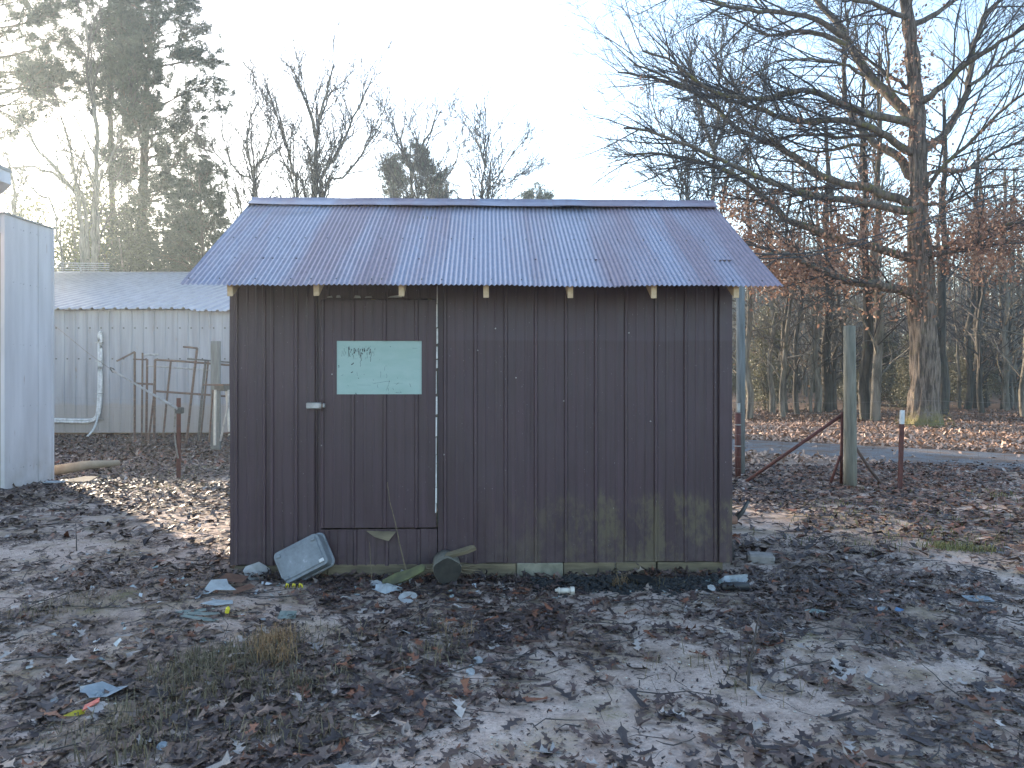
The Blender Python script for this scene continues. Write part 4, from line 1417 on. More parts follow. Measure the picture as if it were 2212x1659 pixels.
# twigs along the trunk, as the photo shows
ends = np.concatenate([p[-1:] for p, r in tw[1] + tw[2]])
link('twigs', tubes_mesh('twigs', tw[1], 5), M['twig'], OAK, kind='stuff')
link('fine_twigs', tubes_mesh('fine_twigs', tw[2] + tw[3], 3), M['twig'], OAK, kind='stuff')
# clinging dead leaves: thick low in the crown, sparse higher up
cl = []
leafy = [(6, 0.35), (8, 0.35), (9, 0.5), (10, 2.6), (11, 3.4), (15, 1.2), (16, 1.8), (19, 3.4), (20, 3.4), (23, 1.6), (7, 0.2), (4, 0.3)]
for li, dens in leafy:
    P = limb_pts[li]
    L = np.linalg.norm(np.diff(P, axis=0), axis=1).sum()
    for k in range(int(L * dens * 3.4)):
        t = rng.random() ** 0.8
        if li in (8, 9, 10):
            t *= 0.62
        p = P[int(t * (len(P) - 1))]
        c = p + np.array([rng.gauss(0, 0.55), rng.gauss(0, 0.6), rng.gauss(-0.1, 0.42)])
        m = rng.randint(7, 20)
        cl.append(c + nr.normal(0, 0.17, (m, 3)))
for k in range(130):   # sprouts on the trunk
    z = rng.uniform(4.5, 12.5)
    cx = np.interp(z, [0, 5, 16], [0, -0.1, -0.4])
    c = np.array([cx + rng.gauss(0, 0.45), rng.gauss(0, 0.45), z])
    cl.append(c + nr.normal(0, 0.16, (rng.randint(5, 14), 3)))
for (x0, y0, sx_, sy_, n_) in ((1640, 540, 60, 60, 130), (1690, 590, 50, 35, 90), (1780, 590, 60, 25, 60), (2120, 500, 80, 50, 150), (1850, 480, 90, 45, 70), (2150, 560, 70, 30, 60), (1600, 460, 40, 30, 50)):
    for k in range(n_):
        c = oy(x0 + rng.gauss(0, sx_ * 0.6), y0 + rng.gauss(0, sy_ * 0.6), rng.uniform(-3, 3))
        cl.append(c + nr.normal(0, 0.17, (rng.randint(7, 18), 3)))
cl = np.concatenate(cl)
link('dead_leaves', leafquads_mesh('dead_leaves', cl, 0.125, (0.22, 0.11, 0.075), (0.46, 0.29, 0.20), 0.5, 0, 0.5), M['crown_leaf'], OAK, kind='stuff')
# moss tufts round the foot
mp = []
for k in range(420):
    a = rng.uniform(0, 6.283); z = abs(rng.gauss(0, 0.22))
    r = 0.52 + 0.30 * max(0, 1 - z / 1.0) ** 2 + rng.uniform(0, 0.05)
    mp.append((math.cos(a) * r, math.sin(a) * r, z))
link('foot_moss', leafquads_mesh('foot_moss', np.array(mp), 0.06, (0.13, 0.12, 0.04), (0.28, 0.23, 0.08), 0.4), M['evergreen'], OAK, kind='stuff')


# ---- bare trees with traced stems
def traced_tree(label, stems, Y, cfg, mat='grey_bark', group=None, name='bare_tree', dscale=1.5):
    """stems: list of (points (px, py), start radius px, end radius px); the first stem is the trunk, carried down to the ground."""
    k_ = Y / F
    b0 = W(stems[0][0][0][0], 900, Y)
    bx, by = b0.x, Y
    o = thing(name, label, 'tree', (bx, by, hz(bx, by)), group=group)
    org = Vector(o.location)
    tw_ = [[] for _ in range(cfg['levels'])]
    for si, (pts, r0, r1) in enumerate(stems):
        dd = 0 if si == 0 else rng.uniform(-dscale, dscale)
        n = len(pts)
        P = [np.array(W(x, y, Y + dd * k / (n - 1)) - org) for k, (x, y) in enumerate(pts)]
        if si == 0 or pts[0][1] > 400:
            foot = np.array([0.0 if si == 0 else P[0][0] * 0.35, 0.0, -0.1])
            P = [foot] + P
            rr0 = r0 * 1.25
        else:
            rr0 = r0
        P = resample(P, 0.45)
        P[1:-1] += nr.normal(0, 0.03, (len(P) - 2, 3))
        rad = np.linspace(rr0 * k_, r1 * k_ * 0.7, len(P))
        link('trunk' if si == 0 else 'limb', tubes_mesh('limb', [(P, rad)], 9), M[mat], o)
        half = P if pts[0][1] <= 400 else P[int(len(P) * 0.45):]
        sprout(half, list(rad[-len(half):]), 0, tw_, cfg)
    link('crown', tubes_mesh('crown', tw_[1] + tw_[2] + (tw_[3] if cfg['levels'] > 3 else []), 3), M['twig'], o, kind='stuff')
    return o


bcfg = dict(levels=4, seg=[0.6, 0.6, 0.4, 0.3], kids=[2.6, 2.3, 2.6, 0], t0=[0.12, 0.2, 0.2, 0], spread=[0.5, 0.55, 0.6, 0], len=[0, 3.7, 1.6, 0.7], r=[1, 0.052, 0.030, 0.020], rmin=0.014, wander=0.11, lift=[0, 0.10, 0.07, 0.05])
traced_tree('tallest bare tree behind the shed ridge, fan of upright branches', [
    ([(680, 430), (683, 330), (688, 270), (703, 205), (720, 140)], 8, 2.5),
    ([(684, 300), (668, 240), (647, 190), (634, 148)], 5, 2),
    ([(690, 430), (728, 335), (758, 272), (788, 205), (800, 178)], 6, 2),
    ([(642, 430), (638, 380), (616, 305), (593, 235), (580, 200)], 6, 2),
    ([(700, 430), (740, 385), (790, 320), (825, 265)], 5, 2),
    ([(660, 430), (625, 370), (600, 320), (575, 280)], 4, 1.8)], 42, bcfg, group='bare trees behind the shed')
traced_tree('thin bare tree between the pines and the shed roof peak', [
    ([(548, 440), (545, 380), (535, 320), (540, 260), (556, 225)], 5, 1.8),
    ([(545, 380), (575, 320), (585, 270)], 3.5, 1.5),
    ([(560, 440), (510, 370), (485, 310), (480, 270)], 4, 1.5),
    ([(520, 440), (495, 400), (470, 350)], 3.5, 1.5)], 40, bcfg, group='bare trees behind the shed')
traced_tree('bare tree with a forked crown in front of a small pine', [
    ([(905, 440), (893, 385), (872, 335), (842, 292)], 5, 1.6),
    ([(890, 380), (908, 320), (930, 285), (942, 245)], 4, 1.5),
    ([(872, 340), (866, 300), (875, 268)], 3, 1.4),
    ([(930, 440), (965, 385), (985, 345), (992, 312)], 4, 1.5),
    ([(850, 440), (830, 380), (822, 330)], 4, 1.5)], 44, bcfg, group='bare trees behind the shed')
traced_tree('low wide bare tree alone over the middle of the ridge', [
    ([(1040, 440), (1048, 370), (1053, 320), (1060, 278)], 4.5, 1.5),
    ([(1052, 440), (1075, 380), (1100, 345), (1122, 312)], 4, 1.4),
    ([(1050, 360), (1035, 320), (1025, 290)], 3, 1.3),
    ([(1060, 440), (1090, 400), (1125, 375)], 3.5, 1.3)], 44, bcfg, group='bare trees behind the shed')
fcfg = dict(bcfg, kids=[2.8, 2.8, 3.0, 0], len=[0, 2.6, 1.3, 0.6], lift=[0, 0.13, 0.1, 0.06], r=[1, 0.040, 0.024, 0.017])
traced_tree('bare tree with fine upright twigs behind the oak limbs', [
    ([(1540, 440), (1545, 330), (1553, 210), (1558, 110), (1560, 60)], 7, 1.8),
    ([(1545, 320), (1575, 240), (1600, 160), (1610, 100)], 4.5, 1.6),
    ([(1544, 330), (1515, 250), (1495, 170), (1490, 110)], 4.5, 1.6),
    ([(1560, 440), (1610, 330), (1640, 230), (1660, 150)], 4.5, 1.6)], 36, fcfg, group='bare trees behind the shed')
traced_tree('slender bare tree just past the end of the shed ridge', [
    ([(1484, 450), (1470, 380), (1445, 320), (1420, 260), (1405, 215)], 5, 1.6),
    ([(1470, 380), (1500, 320), (1515, 260)], 3.5, 1.4),
    ([(1495, 450), (1440, 400), (1390, 350), (1345, 320)], 4, 1.4)], 38, fcfg, group='bare trees behind the shed')
traced_tree('bare tree rising behind the oak trunk', [
    ([(1873, 600), (1868, 430), (1864, 330), (1866, 250)], 6, 2),
    ([(1895, 600), (1897, 430), (1890, 330), (1880, 260)], 5, 2),
    ([(1868, 400), (1840, 330), (1820, 270)], 3, 1.4)], 38, fcfg, group='bare trees behind the shed')
lcfg = dict(bcfg, kids=[1.9, 2.0, 2.4, 0], len=[0, 3.0, 1.4, 0.6])
traced_tree('bare tree with spreading crooked stems above the white building', [
    ([(204, 476), (207, 405), (208, 353), (210, 288), (200, 200), (190, 110), (186, 40)], 8, 3),
    ([(174, 474), (151, 405), (125, 369), (99, 343), (75, 314), (62, 285), (30, 255), (-20, 232)], 7, 2.5),
    ([(186, 474), (169, 412), (161, 379), (155, 340), (148, 300), (130, 250)], 6, 2.5),
    ([(213, 411), (231, 372), (240, 340), (262, 280), (270, 230)], 5, 2),
    ([(150, 400), (110, 372), (60, 358), (20, 365), (-20, 350)], 4, 2),
    ([(120, 470), (95, 430), (50, 385), (20, 350), (-10, 320)], 3.5, 1.8),
    ([(35, 480), (32, 430), (24, 385), (20, 350)], 6, 3),
    ([(205, 390), (175, 345), (140, 325), (110, 330)], 3, 1.5)], 37, lcfg, group='bare trees behind the barn')


# ---- pines
def pine(label, Y, trunk, crown, dens, name='pine_tree', cols=((0.03, 0.045, 0.034), (0.085, 0.105, 0.065)), group='pines behind the barn', nl=0.42):
    """trunk: [(px, py, r px)]; crown: [(py, left px, right px)] silhouette at heights."""
    k_ = Y / F
    b0 = W(trunk[0][0], 900, Y)
    o = thing(name, label, 'tree', (b0.x, Y, hz(b0.x, Y)), group=group)
    org = Vector(o.location)
    P = [np.array([0, 0, -0.1])] + [np.array(W(a, b, Y) - org) for a, b, c in trunk]
    Pr = resample(P, 0.6)
    rad = np.interp(np.linspace(0, 1, len(Pr)), np.linspace(0, 1, len(P)), [trunk[0][2] * 1.15 * k_] + [c * k_ for a, b, c in trunk])
    link('trunk', tubes_mesh('trunk', [(Pr, rad)], 12), M['pine_bark'], o)
    crown = sorted(crown)
    ys_ = [c[0] for c in crown]
    top, bot = ys_[0], ys_[-1]
    br = []
    tc = []; ta = []
    nb = int((bot - top) * k_ * dens * 1.4)
    for i in range(nb):
        py = bot + (top - bot) * (i + rng.random()) / nb
        lx = np.interp(py, ys_, [c[1] for c in crown]); rx = np.interp(py, ys_, [c[2] for c in crown])
        z = H + (816 - py) * k_ - org.z
        tx = float(np.interp(z, Pr[:, 2], Pr[:, 0]))
        az = rng.uniform(0, 6.283)
        ca = math.cos(az)
        cxm = ((lx + rx) / 2 - 1106) * k_ - org.x
        reach = ((rx - 1106) * k_ - org.x - tx) if ca > 0 else (tx - ((lx - 1106) * k_ - org.x))
        half = (rx - lx) / 2 * k_
        L = max(0.6, math.hypot(max(reach, 0.4) * ca, half * math.sin(az)) * rng.uniform(0.85, 1.16))
        p = np.array([tx, 0, z - L * 0.25])
        d = np.array([ca, math.sin(az), 0.22 + 0.3 * rng.random()])
        d /= np.linalg.norm(d)
        pts = [p]
        n = max(3, int(L / 0.5))
        for q in range(n):
            d = d + np.array([rng.gauss(0, .1), rng.gauss(0, .1), 0.02 + rng.gauss(0, .07)])
            d /= np.linalg.norm(d)
            p = p + d * L / n
            pts.append(p)
        pts = np.array(pts)
        br.append((pts, np.linspace(min(0.06, L * 0.014), 0.010, len(pts))))
        # side shoots carrying tufts on the outer part
        ns = int(L * 3.2) + 2
        for q in range(ns):
            t = 0.42 + 0.58 * (q + rng.random()) / ns
            s = t * (len(pts) - 1); i0 = min(int(s), len(pts) - 2)
            b_ = pts[i0] + (pts[i0 + 1] - pts[i0]) * (s - i0)
            dd = pts[i0 + 1] - pts[i0]; dd = dd / np.linalg.norm(dd)
            sd = dd * 0.7 + perp(dd) * 0.8 + UP * 0.3
            sd /= np.linalg.norm(sd)
            sl = rng.uniform(0.35, 1.0) * (1.25 - 0.5 * t)
            e = b_ + sd * sl
            br.append((np.array([b_, (b_ + e) / 2 + UP * 0.03, e]), np.array([0.014, 0.010, 0.007])))
            for w in (1.0, 0.62):
                tc.append(b_ + (e - b_) * w); ta.append(sd)
            if rng.random() < 0.8:
                e2 = e + perp(sd) * 0.3
                tc.append(e2); ta.append(sd)
    link('branches', tubes_mesh('branches', br, 4), M['pine_bark'], o, kind='stuff')
    link('crown', needles_mesh('crown', np.array(tc), np.array(ta), 17, nl, 0.022, cols[0], cols[1], 0.95), M['needle'], o, kind='stuff')
    return o


pine('largest pine, straight trunk and full rounded crown beside the shed roof', 40,
     [(305, 560, 12), (308, 450, 11), (312, 330, 10), (317, 200, 8.5), (325, 90, 6.5), (332, -10, 4), (335, -45, 2)],
     [(-60, 318, 350), (0, 270, 400), (60, 235, 450), (130, 225, 465), (200, 232, 478), (260, 250, 520), (330, 270, 505), (400, 262, 470), (470, 285, 445), (560, 290, 430)], 7.0)
pine('slender pine with a thin high crown next to the largest pine', 41.5,
     [(245, 520, 7), (241, 400, 6.5), (239, 288, 6), (237, 150, 5), (236, 20, 4), (238, -80, 2.5)],
     [(-110, 215, 260), (-40, 175, 300), (30, 140, 300), (110, 145, 300), (180, 160, 290), (230, 190, 285)], 6.0)
pine('dark pine crown hanging over the picture edge above the white building', 39,
     [(-35, 520, 12), (-32, 300, 10.5), (-30, 100, 8), (-28, -60, 5), (-28, -150, 2)],
     [(-190, -60, 10), (-100, -140, 70), (0, -180, 125), (80, -190, 118), (150, -190, 135), (220, -180, 128), (280, -150, 95)], 7.0)
pine('small dark pine top showing behind the forked bare tree', 55,
     [(892, 600, 6), (890, 440, 5), (888, 380, 4), (884, 335, 2)],
     [(328, 875, 900), (355, 845, 922), (390, 828, 955), (420, 830, 980), (450, 835, 980)], 9, group='pines beyond the ridge')
pine('tiny pine top just above the shed ridge', 62,
     [(1160, 600, 4), (1160, 470, 3), (1162, 424, 1.5)],
     [(419, 1150, 1172), (430, 1135, 1186), (450, 1125, 1195)], 9, group='pines beyond the ridge')
pine('lower pine with wispy branches behind the left roof slope', 37,
     [(440, 600, 6), (436, 500, 5), (432, 420, 3), (430, 380, 1.5)],
     [(372, 420, 445), (420, 395, 470), (480, 370, 480), (540, 360, 470), (590, 365, 460)], 7)


# ---- evergreen shrubs behind the barn
def shrub_mesh(w, d, h, n, size, cols):
    """Leaf clumps gathered at the ends of sub-branches through an uneven dome."""
    cs = []
    nb = int(n / 26)
    for k in range(nb):
        a = rng.uniform(0, 6.283); u = rng.random() ** 0.5; v = rng.random()
        r = u * (0.55 + 0.45 * math.sin(min(1, v + 0.25) * math.pi) ** 0.7)
        bump_ = 0.8 + 0.35 * math.sin(3 * a + 1.3) * math.cos(5 * v + a)
        c = np.array([math.cos(a) * r * w / 2 * bump_, math.sin(a) * r * d / 2 * bump_, h * (0.06 + 0.94 * v ** 0.8) * (1 - 0.35 * u * u)])
        cs.append(c + nr.normal(0, 0.055 * (w + h) / 2, (26, 3)) * np.array([1, 1, 0.7]))
    cs = np.concatenate(cs)
    return leafquads_mesh('crown', cs, size, cols[0], cols[1], 0.5)


def shrub(name, label, px, Y, w, d, h, n, size, cols, cat='shrub', group=None, z0=0.0):
    x = (px - 1106) / F * Y
    o = thing(name, label, cat, (x, Y, hz(x, Y) + z0), rng.uniform(0, 6), group)
    link('crown', shrub_mesh(w, d, h, n, size, cols), M['evergreen'], o, kind='stuff')
    st_ = []
    for k in range(6):
        a = rng.uniform(0, 6.283)
        P = np.array([[0, 0, -0.1], [math.cos(a) * w * 0.1, math.sin(a) * d * 0.1, h * 0.35], [math.cos(a) * w * 0.25, math.sin(a) * d * 0.25, h * 0.8]])
        st_.append((P, np.array([0.07, 0.05, 0.02]) * (0.4 + h / 6)))
    link('trunk', tubes_mesh('trunk', st_, 5), M['grey_bark'], o)
    return o


EG = ((0.03, 0.04, 0.024), (0.085, 0.10, 0.045))
EG_LIT = ((0.10, 0.115, 0.03), (0.28, 0.28, 0.075))  # bush leaves brightened and yellowed to look sunlit
shrub('evergreen_shrub', 'yellow-green bush top over the roofline of the white building', 60, 39.5, 6.0, 4, 11.0, 12000, 0.20, EG_LIT, group='bushes behind the barn')
shrub('evergreen_shrub', 'dense dark evergreen bush under the crooked bare tree', 190, 39.0, 6.4, 4, 11.6, 18000, 0.20, ((0.05, 0.06, 0.025), (0.22, 0.225, 0.065)), group='bushes behind the barn')  # sunlit tops mixed into the leaf colours
shrub('evergreen_shrub', 'broad dark evergreen bush at the foot of the largest pine', 300, 38.4, 6.4, 4, 10.0, 18000, 0.20, EG, group='bushes behind the barn')
shrub('evergreen_shrub', 'dark evergreen bush half hidden by the left roof slope', 410, 39.2, 6.0, 4, 9.6, 14000, 0.20, EG, group='bushes behind the barn')


# ---- the wood on the right: individual trees made from a few kinds, copied
def forest_proto(name, h, r, ncl, mat, lean=0.0, cfg=None, leaf=None):
    o = thing(name, 'x', 'tree')
    n = 9
    P = np.array([[lean * (k / n) ** 1.3 * h + rng.gauss(0, 0.05), rng.gauss(0, 0.06), h * k / n - 0.15] for k in range(n + 1)])
    P = resample(P, 0.8)
    rad = np.linspace(r, r * 0.25, len(P))
    link('trunk', tubes_mesh('trunk', [(P, rad)], 8), M[mat], o)
    t_ = [[], [], [], []]
    c_ = cfg or dict(levels=4, seg=[0.8, 0.7, 0.5, 0.4], kids=[2.2, 1.9, 1.6, 0], t0=[0.12, 0.2, 0.2, 0], spread=[1.1, 0.75, 0.7, 0], len=[0, h * 0.26, 1.3, 0.6], r=[1, 0.040, 0.018, 0.013], rmin=0.009, wander=0.16, lift=[0, 0.06, 0.05, 0.04])
    sprout(P, list(rad), 0, t_, c_)
    link('crown', tubes_mesh('crown', t_[1] + t_[2] + t_[3], 3), M['grey_bark' if mat == 'grey_bark' else 'twig'], o, kind='stuff')
    if leaf:
        e = np.concatenate([p[-2:] for p, q in t_[2]])
        e = np.repeat(e, 3, 0) + nr.normal(0, 0.25, (len(e) * 3, 3))
        link('leaves', leafquads_mesh('leaves', e, 0.13, (0.13, 0.07, 0.045), (0.30, 0.19, 0.12), 0.5, 0, 0.4), M['crown_leaf'], o, kind='stuff')
    return o


protos = [forest_proto('forest_tree', 10.5, 0.15, 0, 'grey_bark'), forest_proto('forest_tree', 12, 0.21, 0, 'dark_bark'),
          forest_proto('forest_tree', 9, 0.10, 0, 'grey_bark', 0.10), forest_proto('forest_tree', 9.5, 0.12, 0, 'dark_bark', -0.06),
          forest_proto('forest_tree', 7, 0.07, 0, 'grey_bark', 0.04, leaf=True), forest_proto('forest_tree', 11, 0.16, 0, 'dark_bark', -0.03)]
kinds = ['straight pale bare tree', 'thick dark bare tree', 'pale bare tree leaning over', 'thin dark bare tree', 'young tree holding brown leaves', 'tall dark slender tree']
used = [False] * len(protos)


def place(k, x, y, label, group, s=1.0, rz=None):
    o = protos[k] if not used[k] else copy_tree(protos[k])
    used[k] = True
    o.location = (x, y, hz(x, y))
    o.scale = (s, s, s)
    o.rotation_euler = (0, 0, rng.uniform(0, 6.28) if rz is None else rz)
    o['label'] = label
    o['category'] = 'tree'
    o['group'] = group
    return o


FT = 'trees of the wood beyond the field'
key = [(1617, 26.5, 0, 0.9, 'pale slim tree at the field edge close to the grey pole'),
       (1686, 27.5, 2, 1.0, 'leaning dark tree at the field edge, left of the round post'),
       (1717, 29.0, 3, 0.9, 'straight thin tree behind the leaning one'),
       (1765, 31.0, 0, 1.0, 'pale slender tree midway between the pole and round post'),
       (1870, 25.5, 1, 0.95, 'dark ivy-coloured trunk right beside the round wooden post'),
       (1896, 25.0, 0, 1.15, 'pale trunk between the dark tree and the oak'),
       (2036, 29.0, 1, 1.0, 'dark trunk peeping out behind the oak'),
       (2092, 34.0, 5, 1.0, 'first tall trunk past the oak, standing in the wood'),
       (2128, 38.0, 3, 1.1, 'thin dark trunk second past the oak'),
       (2172, 33.0, 0, 1.0, 'grey trunk third past the oak'),
       (2205, 28.0, 2, 1.1, 'bent tree at the far right of the wood')]
for px, Y, k, s, lb in key:
    place(k, (px - 1106) / F * Y, Y, lb, FT, s, None if k != 2 else 0.2)
cnt = 0
while cnt < 80:
    Y = rng.uniform(30, 60)
    px = rng.uniform(1560, 2290)
    x = (px - 1106) / F * Y
    k = rng.choice([0, 1, 2, 3, 3, 4, 4, 5, 0])
    where = 'between the shed and the oak' if px < 1960 else ('behind the oak trunk' if px < 2045 else 'past the oak')
    place(k, x, Y, kinds[k] + (' just inside the wood, ' if Y < 38 else (' farther into the wood, ' if Y < 49 else ' far back in the wood, ')) + where, FT, rng.uniform(0.75, 1.15))
    cnt += 1

# understory bushes of the wood
ub = []
for k, (w, h, n, cols) in enumerate(((3.2, 3.6, 5200, ((0.11, 0.105, 0.068), (0.22, 0.205, 0.14))), (2.6, 5.0, 5200, ((0.10, 0.10, 0.068), (0.20, 0.195, 0.13))), (3.4, 2.4, 3600, ((0.07, 0.062, 0.042), (0.17, 0.145, 0.095))))):
    o = thing('understory_bush', 'x', 'bush')
    link('crown', shrub_mesh(w, w, h, n, 0.13, cols), M['evergreen'], o, kind='stuff')
    st_ = []
    for q in range(14):
        a = rng.uniform(0, 6.283); rr_ = rng.uniform(0.1, 0.5)
        P = np.array([[0, 0, -0.1], [math.cos(a) * w * rr_ * 0.4, math.sin(a) * w * rr_ * 0.4, h * 0.4], [math.cos(a) * w * rr_, math.sin(a) * w * rr_, h * rng.uniform(0.7, 1.05)]])
        st_.append((P, np.array([0.035, 0.025, 0.01])))
    link('trunk', tubes_mesh('trunk', st_, 4), M['grey_bark'], o)
    ub.append(o)
ubu = [False] * 3
for k in range(24):
    Y = rng.uniform(32, 56)
    px = rng.uniform(1560, 2290)
    x = (px - 1106) / F * Y
    j = rng.choice([0, 1, 1, 2])
    o = ub[j] if not ubu[j] else copy_tree(ub[j])
    ubu[j] = True
    o.location = (x, Y, hz(x, Y)); o.rotation_euler = (0, 0, rng.uniform(0, 6.28))
    s = rng.uniform(0.5, 1.05); o.scale = (s, s, s)
    o['label'] = ['low grey-green bush', 'tall narrow grey-green bush', 'low brownish bush'][j] + (' under the trees between shed and oak' if px < 1960 else (' under the trees behind the oak' if px < 2045 else ' under the trees past the oak'))
    o['category'] = 'bush'; o['group'] = 'bushes under the wood'

# far wood: trunks, twigs and leaves that read as one mass
pol = []
n = 1080
fy = nr.uniform(60, 105, n); fx = np.where(np.arange(n) % 3 == 0, nr.uniform(-20, 17, n), fy * nr.uniform(0.22, 0.76, n))
for k in range(n):
    z = hz(fx[k], fy[k]); h = rng.uniform(8, 13)
    ln = rng.gauss(0, 0.04)
    pol.append((np.array([[fx[k], fy[k], z - 0.2], [fx[k] + ln * h * 0.5, fy[k], z + h * 0.5], [fx[k] + ln * h, fy[k], z + h]]), np.array([0.16, 0.11, 0.03])))
    for q in range(9):
        t = rng.uniform(0.15, 0.98)
        p = np.array([fx[k] + ln * h * t, fy[k], z + h * t])
        L = rng.uniform(1.0, 3.4)
        a = rng.uniform(0, 6.28)
        e = p + np.array([math.cos(a) * L, math.sin(a) * L, L * rng.uniform(0.2, 1.0)])
        pol.append((np.array([p, (p + e) / 2 + np.array([0, 0, -0.1]), e]), np.array([0.04, 0.03, 0.012])))
link('far_woods', tubes_mesh('far_woods', pol, 4), M['grey_bark'], None, kind='stuff')
cs = []
for k in range(800):
    y = rng.uniform(60, 100); x = rng.uniform(-20, 15) if k % 3 == 0 else y * rng.uniform(0.22, 0.76)
    c = np.array([x, y, hz(x, y) + abs(rng.gauss(0, 4.2))])
    cs.append(c + nr.normal(0, 0.9, (60, 3)))
link('far_undergrowth', leafquads_mesh('far_undergrowth', np.concatenate(cs), 0.34, (0.15, 0.12, 0.085), (0.28, 0.225, 0.165), 0.5), M['evergreen'], None, kind='stuff')


# ------------------------------------------------------------------ leaf litter
def oak_outline(seed, lobes=3):
    """Half-outline of a red-oak leaf from stalk to tip: (x along, half width)."""
    r_ = random.Random(seed)
    pts = [(-0.62, 0.012), (-0.5, 0.02)]
    xs_ = np.linspace(-0.36, 0.36, lobes)
    for k, x in enumerate(xs_):
        w = (0.29 - 0.19 * abs(x) ** 1.2) * r_.uniform(0.7, 1.1)
        pts.append((x - 0.09, 0.07 * r_.uniform(0.7, 1.3)))
        pts.append((x + 0.03, w * 0.72))
        pts.append((x + 0.10, w))
        pts.append((x + 0.11, w * 0.6))
    pts.append((0.47, 0.06)); pts.append((0.55, 0.0))
    return pts


def leaf_template(seed, lobes):
    """Vertices (x, y) with a midrib, and triangles."""
    a = oak_outline(seed, lobes); b = oak_outline(seed + 50, lobes)
    v = []; f = []
    n = len(a)
    for k in range(n):
        xm = (a[k][0] + b[k][0]) / 2
        v += [(xm, 0.0), (a[k][0], a[k][1]), (b[k][0], -b[k][1])]
    for k in range(n - 1):
        m0, l0, r0 = 3 * k, 3 * k + 1, 3 * k + 2
        m1, l1, r1 = m0 + 3, l0 + 3, r0 + 3
        f += [(m0, m1, l1), (m0, l1, l0), (m0, r0, r1), (m0, r1, m1)]
    return np.array(v), np.array(f)


T_detail = [leaf_template(s, 2 if s % 2 else 3) for s in range(6)]
simple_v = np.array([(-0.5, 0.0), (-0.15, 0.2), (0.15, 0.10), (0.5, 0.0), (0.2, -0.22), (-0.1, -0.10)])
simple_f = np.array([(0, 4, 5), (0, 1, 2), (0, 2, 4), (2, 3, 4)])[:, ::-1]


def leaves_mesh(name, x, y, size, tmpl, cols, tilt, lift=0.006):
    vv, ff = tmpl
    n = len(x)
    s = size[:, None]
    px_ = vv[None, :, 0] * s; py_ = vv[None, :, 1] * s
    c1 = nr.normal(0.0, 1.0, (n, 1)); c2 = np.abs(nr.normal(0.5, 0.8, (n, 1))) ; c3 = nr.normal(0, 1.0, (n, 1))
    pz = (c1 * px_ * px_ * 0.9 + c2 * py_ * py_ * 2.6 + c3 * px_ * py_ * 1.4) / s * 0.5
    P = np.stack([px_, py_, pz], -1)
    yaw = nr.uniform(0, 2 * np.pi, n)
    tp = nr.normal(0, 1, n) * tilt; tr_ = nr.normal(0, 1, n) * tilt
    cy, sy = np.cos(yaw), np.sin(yaw); cp, sp = np.cos(tp), np.sin(tp); cr, sr = np.cos(tr_), np.sin(tr_)
    Rm = np.empty((n, 3, 3))
    Rm[:, 0, 0] = cy * cp; Rm[:, 0, 1] = cy * sp * sr - sy * cr; Rm[:, 0, 2] = cy * sp * cr + sy * sr
    Rm[:, 1, 0] = sy * cp; Rm[:, 1, 1] = sy * sp * sr + cy * cr; Rm[:, 1, 2] = sy * sp * cr - cy * sr
    Rm[:, 2, 0] = -sp; Rm[:, 2, 1] = cp * sr; Rm[:, 2, 2] = cp * cr
    P = np.einsum('nij,nvj->nvi', Rm, P)
    zmin = P[:, :, 2].min(1)
    z0 = height(x, y) - zmin * 0.75 + lift * nr.uniform(0.2, 1.6, n)
    P += np.stack([x, y, z0], -1)[:, None, :]
    V = len(vv)
    fi = (np.arange(n)[:, None, None] * V + ff[None]).reshape(-1, 3)
    return raw_mesh(name, P.reshape(-1, 3), fi, np.repeat(cols, V, 0))


spots = []   # (x, y, radius, change in leaf cover)
for px, py, r_, d_ in ((1560, 1340, 0.8, -0.45), (1900, 1195, 1.1, -0.40), (1800, 1500, 0.45, -0.28), (110, 1150, 1.2, -0.25), (330, 1330, 0.7, -0.22), (1330, 1600, 0.4, -0.35), (980, 1620, 0.45, -0.35), (640, 1290, 0.5, -0.25), (1250, 1480, 0.5, -0.15), (1950, 1620, 0.4, -0.25), (1480, 1460, 0.6, -0.25),
                      (1680, 1255, 0.55, 0.40), (1750, 1300, 0.6, 0.3), (1230, 1262, 0.5, 0.25), (760, 1262, 0.6, 0.2), (540, 1480, 0.6, 0.30), (2120, 1130, 1.2, 0.45), (300, 1080, 1.4, 0.3), (1150, 1400, 0.6, 0.15), (860, 1340, 0.6, 0.15), (1750, 1080, 2.0, 0.25), (760, 1560, 0.5, 0.2)):
    g = G(px, py)
    spots.append((g.x, g.y, r_, d_))


def cover(x, y):
    c = 0.29 + (fbm(x * 1.1, y * 1.1, 21, 4) - 0.5) * 0.75 + (vnoise(x * 4.5, y * 4.5, 31) - 0.5) * 0.6
    for sx_, sy_, r_, d_ in spots:
        c = c + (d_ * 0.5 if d_ < 0 else d_) * np.exp(-(((x - sx_) ** 2 + (y - sy_) ** 2) / r_ ** 2))
    c = c + np.clip((y - 8) / 4, 0, 1) * 0.35
    return np.clip(c, 0.03, 1.0)


def in_shed(x, y):
    dx, dy = x + 2.04, y - 5.6
    lx = dx * math.cos(SROT) + dy * math.sin(SROT); ly = -dx * math.sin(SROT) + dy * math.cos(SROT)
    return (lx > -0.02) & (lx < SW + 0.02) & (ly > -0.045) & (ly < SD)


def in_road(x, y):
    d = np.full(len(x), 99.0)
    for q in rc[::2]:
        d = np.minimum(d, np.hypot(x - q[0], y - q[1]))
    return d < 1.45


PAL = np.array([(0.040, 0.028, 0.028), (0.058, 0.041, 0.040), (0.080, 0.050, 0.044), (0.105, 0.070, 0.058), (0.15, 0.10, 0.08), (0.19, 0.075, 0.042), (0.25, 0.195, 0.165), (0.38, 0.33, 0.30)])


